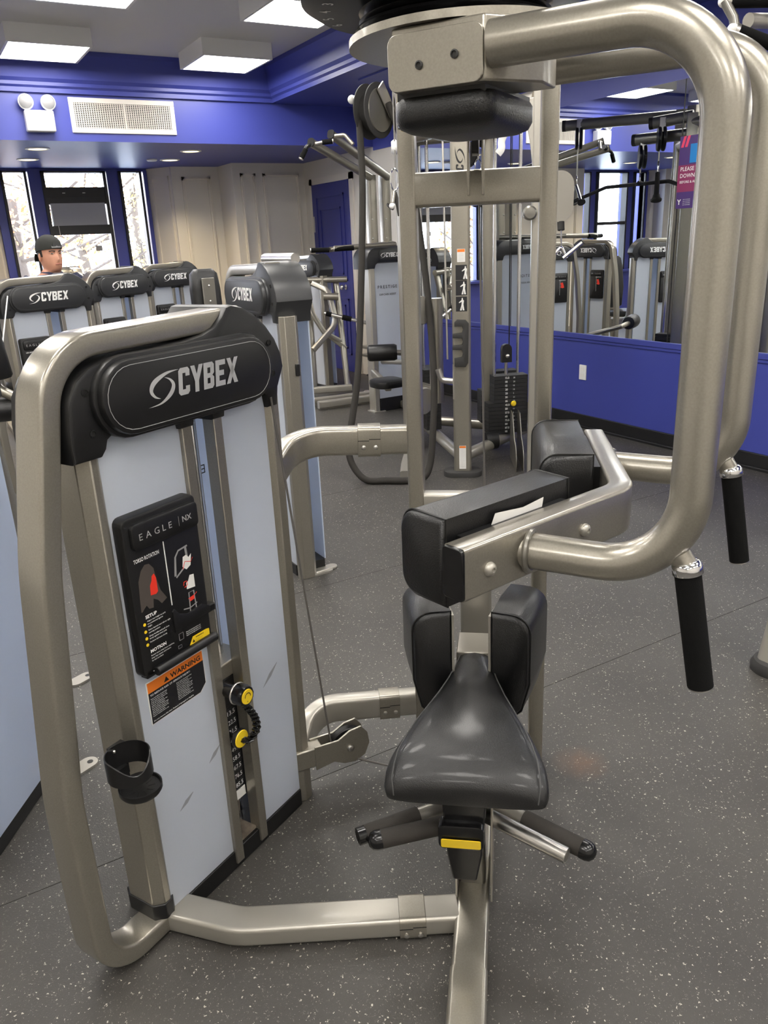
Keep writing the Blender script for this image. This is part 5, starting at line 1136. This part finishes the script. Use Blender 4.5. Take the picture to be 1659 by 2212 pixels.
# cap worn backwards: dome, band, opening, bill at the nape
cs = []
for z, k in ((.138, 1.10), (.150, 1.11), (.175, 1.10), (.205, 1.0), (.225, .82), (.240, .52), (.247, .15)):
    cs.append([PM(.075*k*math.cos(a), -.006+.099*k*math.sin(a), ZCH+z-.020*max(0, -math.sin(a))+.012*max(0, math.sin(a))*(1 if z < .2 else 0)) for a in [2*math.pi*i/40 for i in range(40)]])
cap = pr.part('cap', G().loft(cs), 'cap_cloth', smooth=60)
pr.part('cap_opening', G().prism([(-.030, 0), (.030, 0)]+arc(0, .0, .030, 0, 180, 8)[1:-1], PM(0, .098, ZCH+.165), rt_, V3((0, 0, 1))-fw*.30, fw*.010), 'black', par=cap)
pr.part('cap_strap', G().sweep([PM(-.034, .096, ZCH+.160), PM(0, .108, ZCH+.161), PM(.034, .096, ZCH+.160)], rrect(.013, .003, .001, 2), up=(0, 0, 1)), 'print_grey', par=cap)
pr.part('cap_bill', G().loft([[PM(x, -.085-.075*math.cos(x/.07*1.4)*k, ZCH+.118-.05*k+dz) for x in [-.068+.0136*i for i in range(11)]]+[PM(x, -.085-.075*math.cos(x/.07*1.4)*k, ZCH+.118-.05*k+dz-.004) for x in [.068-.0136*i for i in range(11)]] for k, dz in ((0, 0), (.5, .004), (1, 0))]), 'cap_cloth', par=cap)
# clothes
sg_ = G().loft([oval(a*1.10+.008, b*1.10+.010, z) for z, a, b in [(.80, .165, .115)]+trunk[:-2]]+[oval(.085, .075, 1.330), oval(.070, .068, 1.345)])
shirt = pr.part('shirt', sg_, 'navy', smooth=60)
for s in (-1, 1):
    pr.part('sleeve', G().loft(limb([(p[0], p[1], p[2], p[3]*1.32) for p in [(s*.160, -.02, 1.292, .042)]+ARM(s)[:3]])), 'navy', par=shirt)
tr = pr.part('trousers', G().loft([oval(a*1.08, b*1.12, z) for z, a, b in ((.80, .15, .10), (.86, .15, .10), (.97, .155, .11))]), 'base_black', smooth=60)
for s in (-1, 1):
    pr.part('trouser_leg', G().loft(limb([(p[0], p[1], p[2], p[3]*1.15+.006) for p in LEG(s)[:5]])), 'base_black', par=tr)
    pr.part('shoe', G().loft([[PM(s*.10+x*k, y, .0+z_) for x, y in rrect(.09, .27, .04, 5) for y in [y+.05]] for z_, k in ((.0, 1), (.025, 1.02), (.06, .85), (.085, .6))]), 'rubber', par=body)

pr.e.scale = (1.03, 1.03, 1.019)
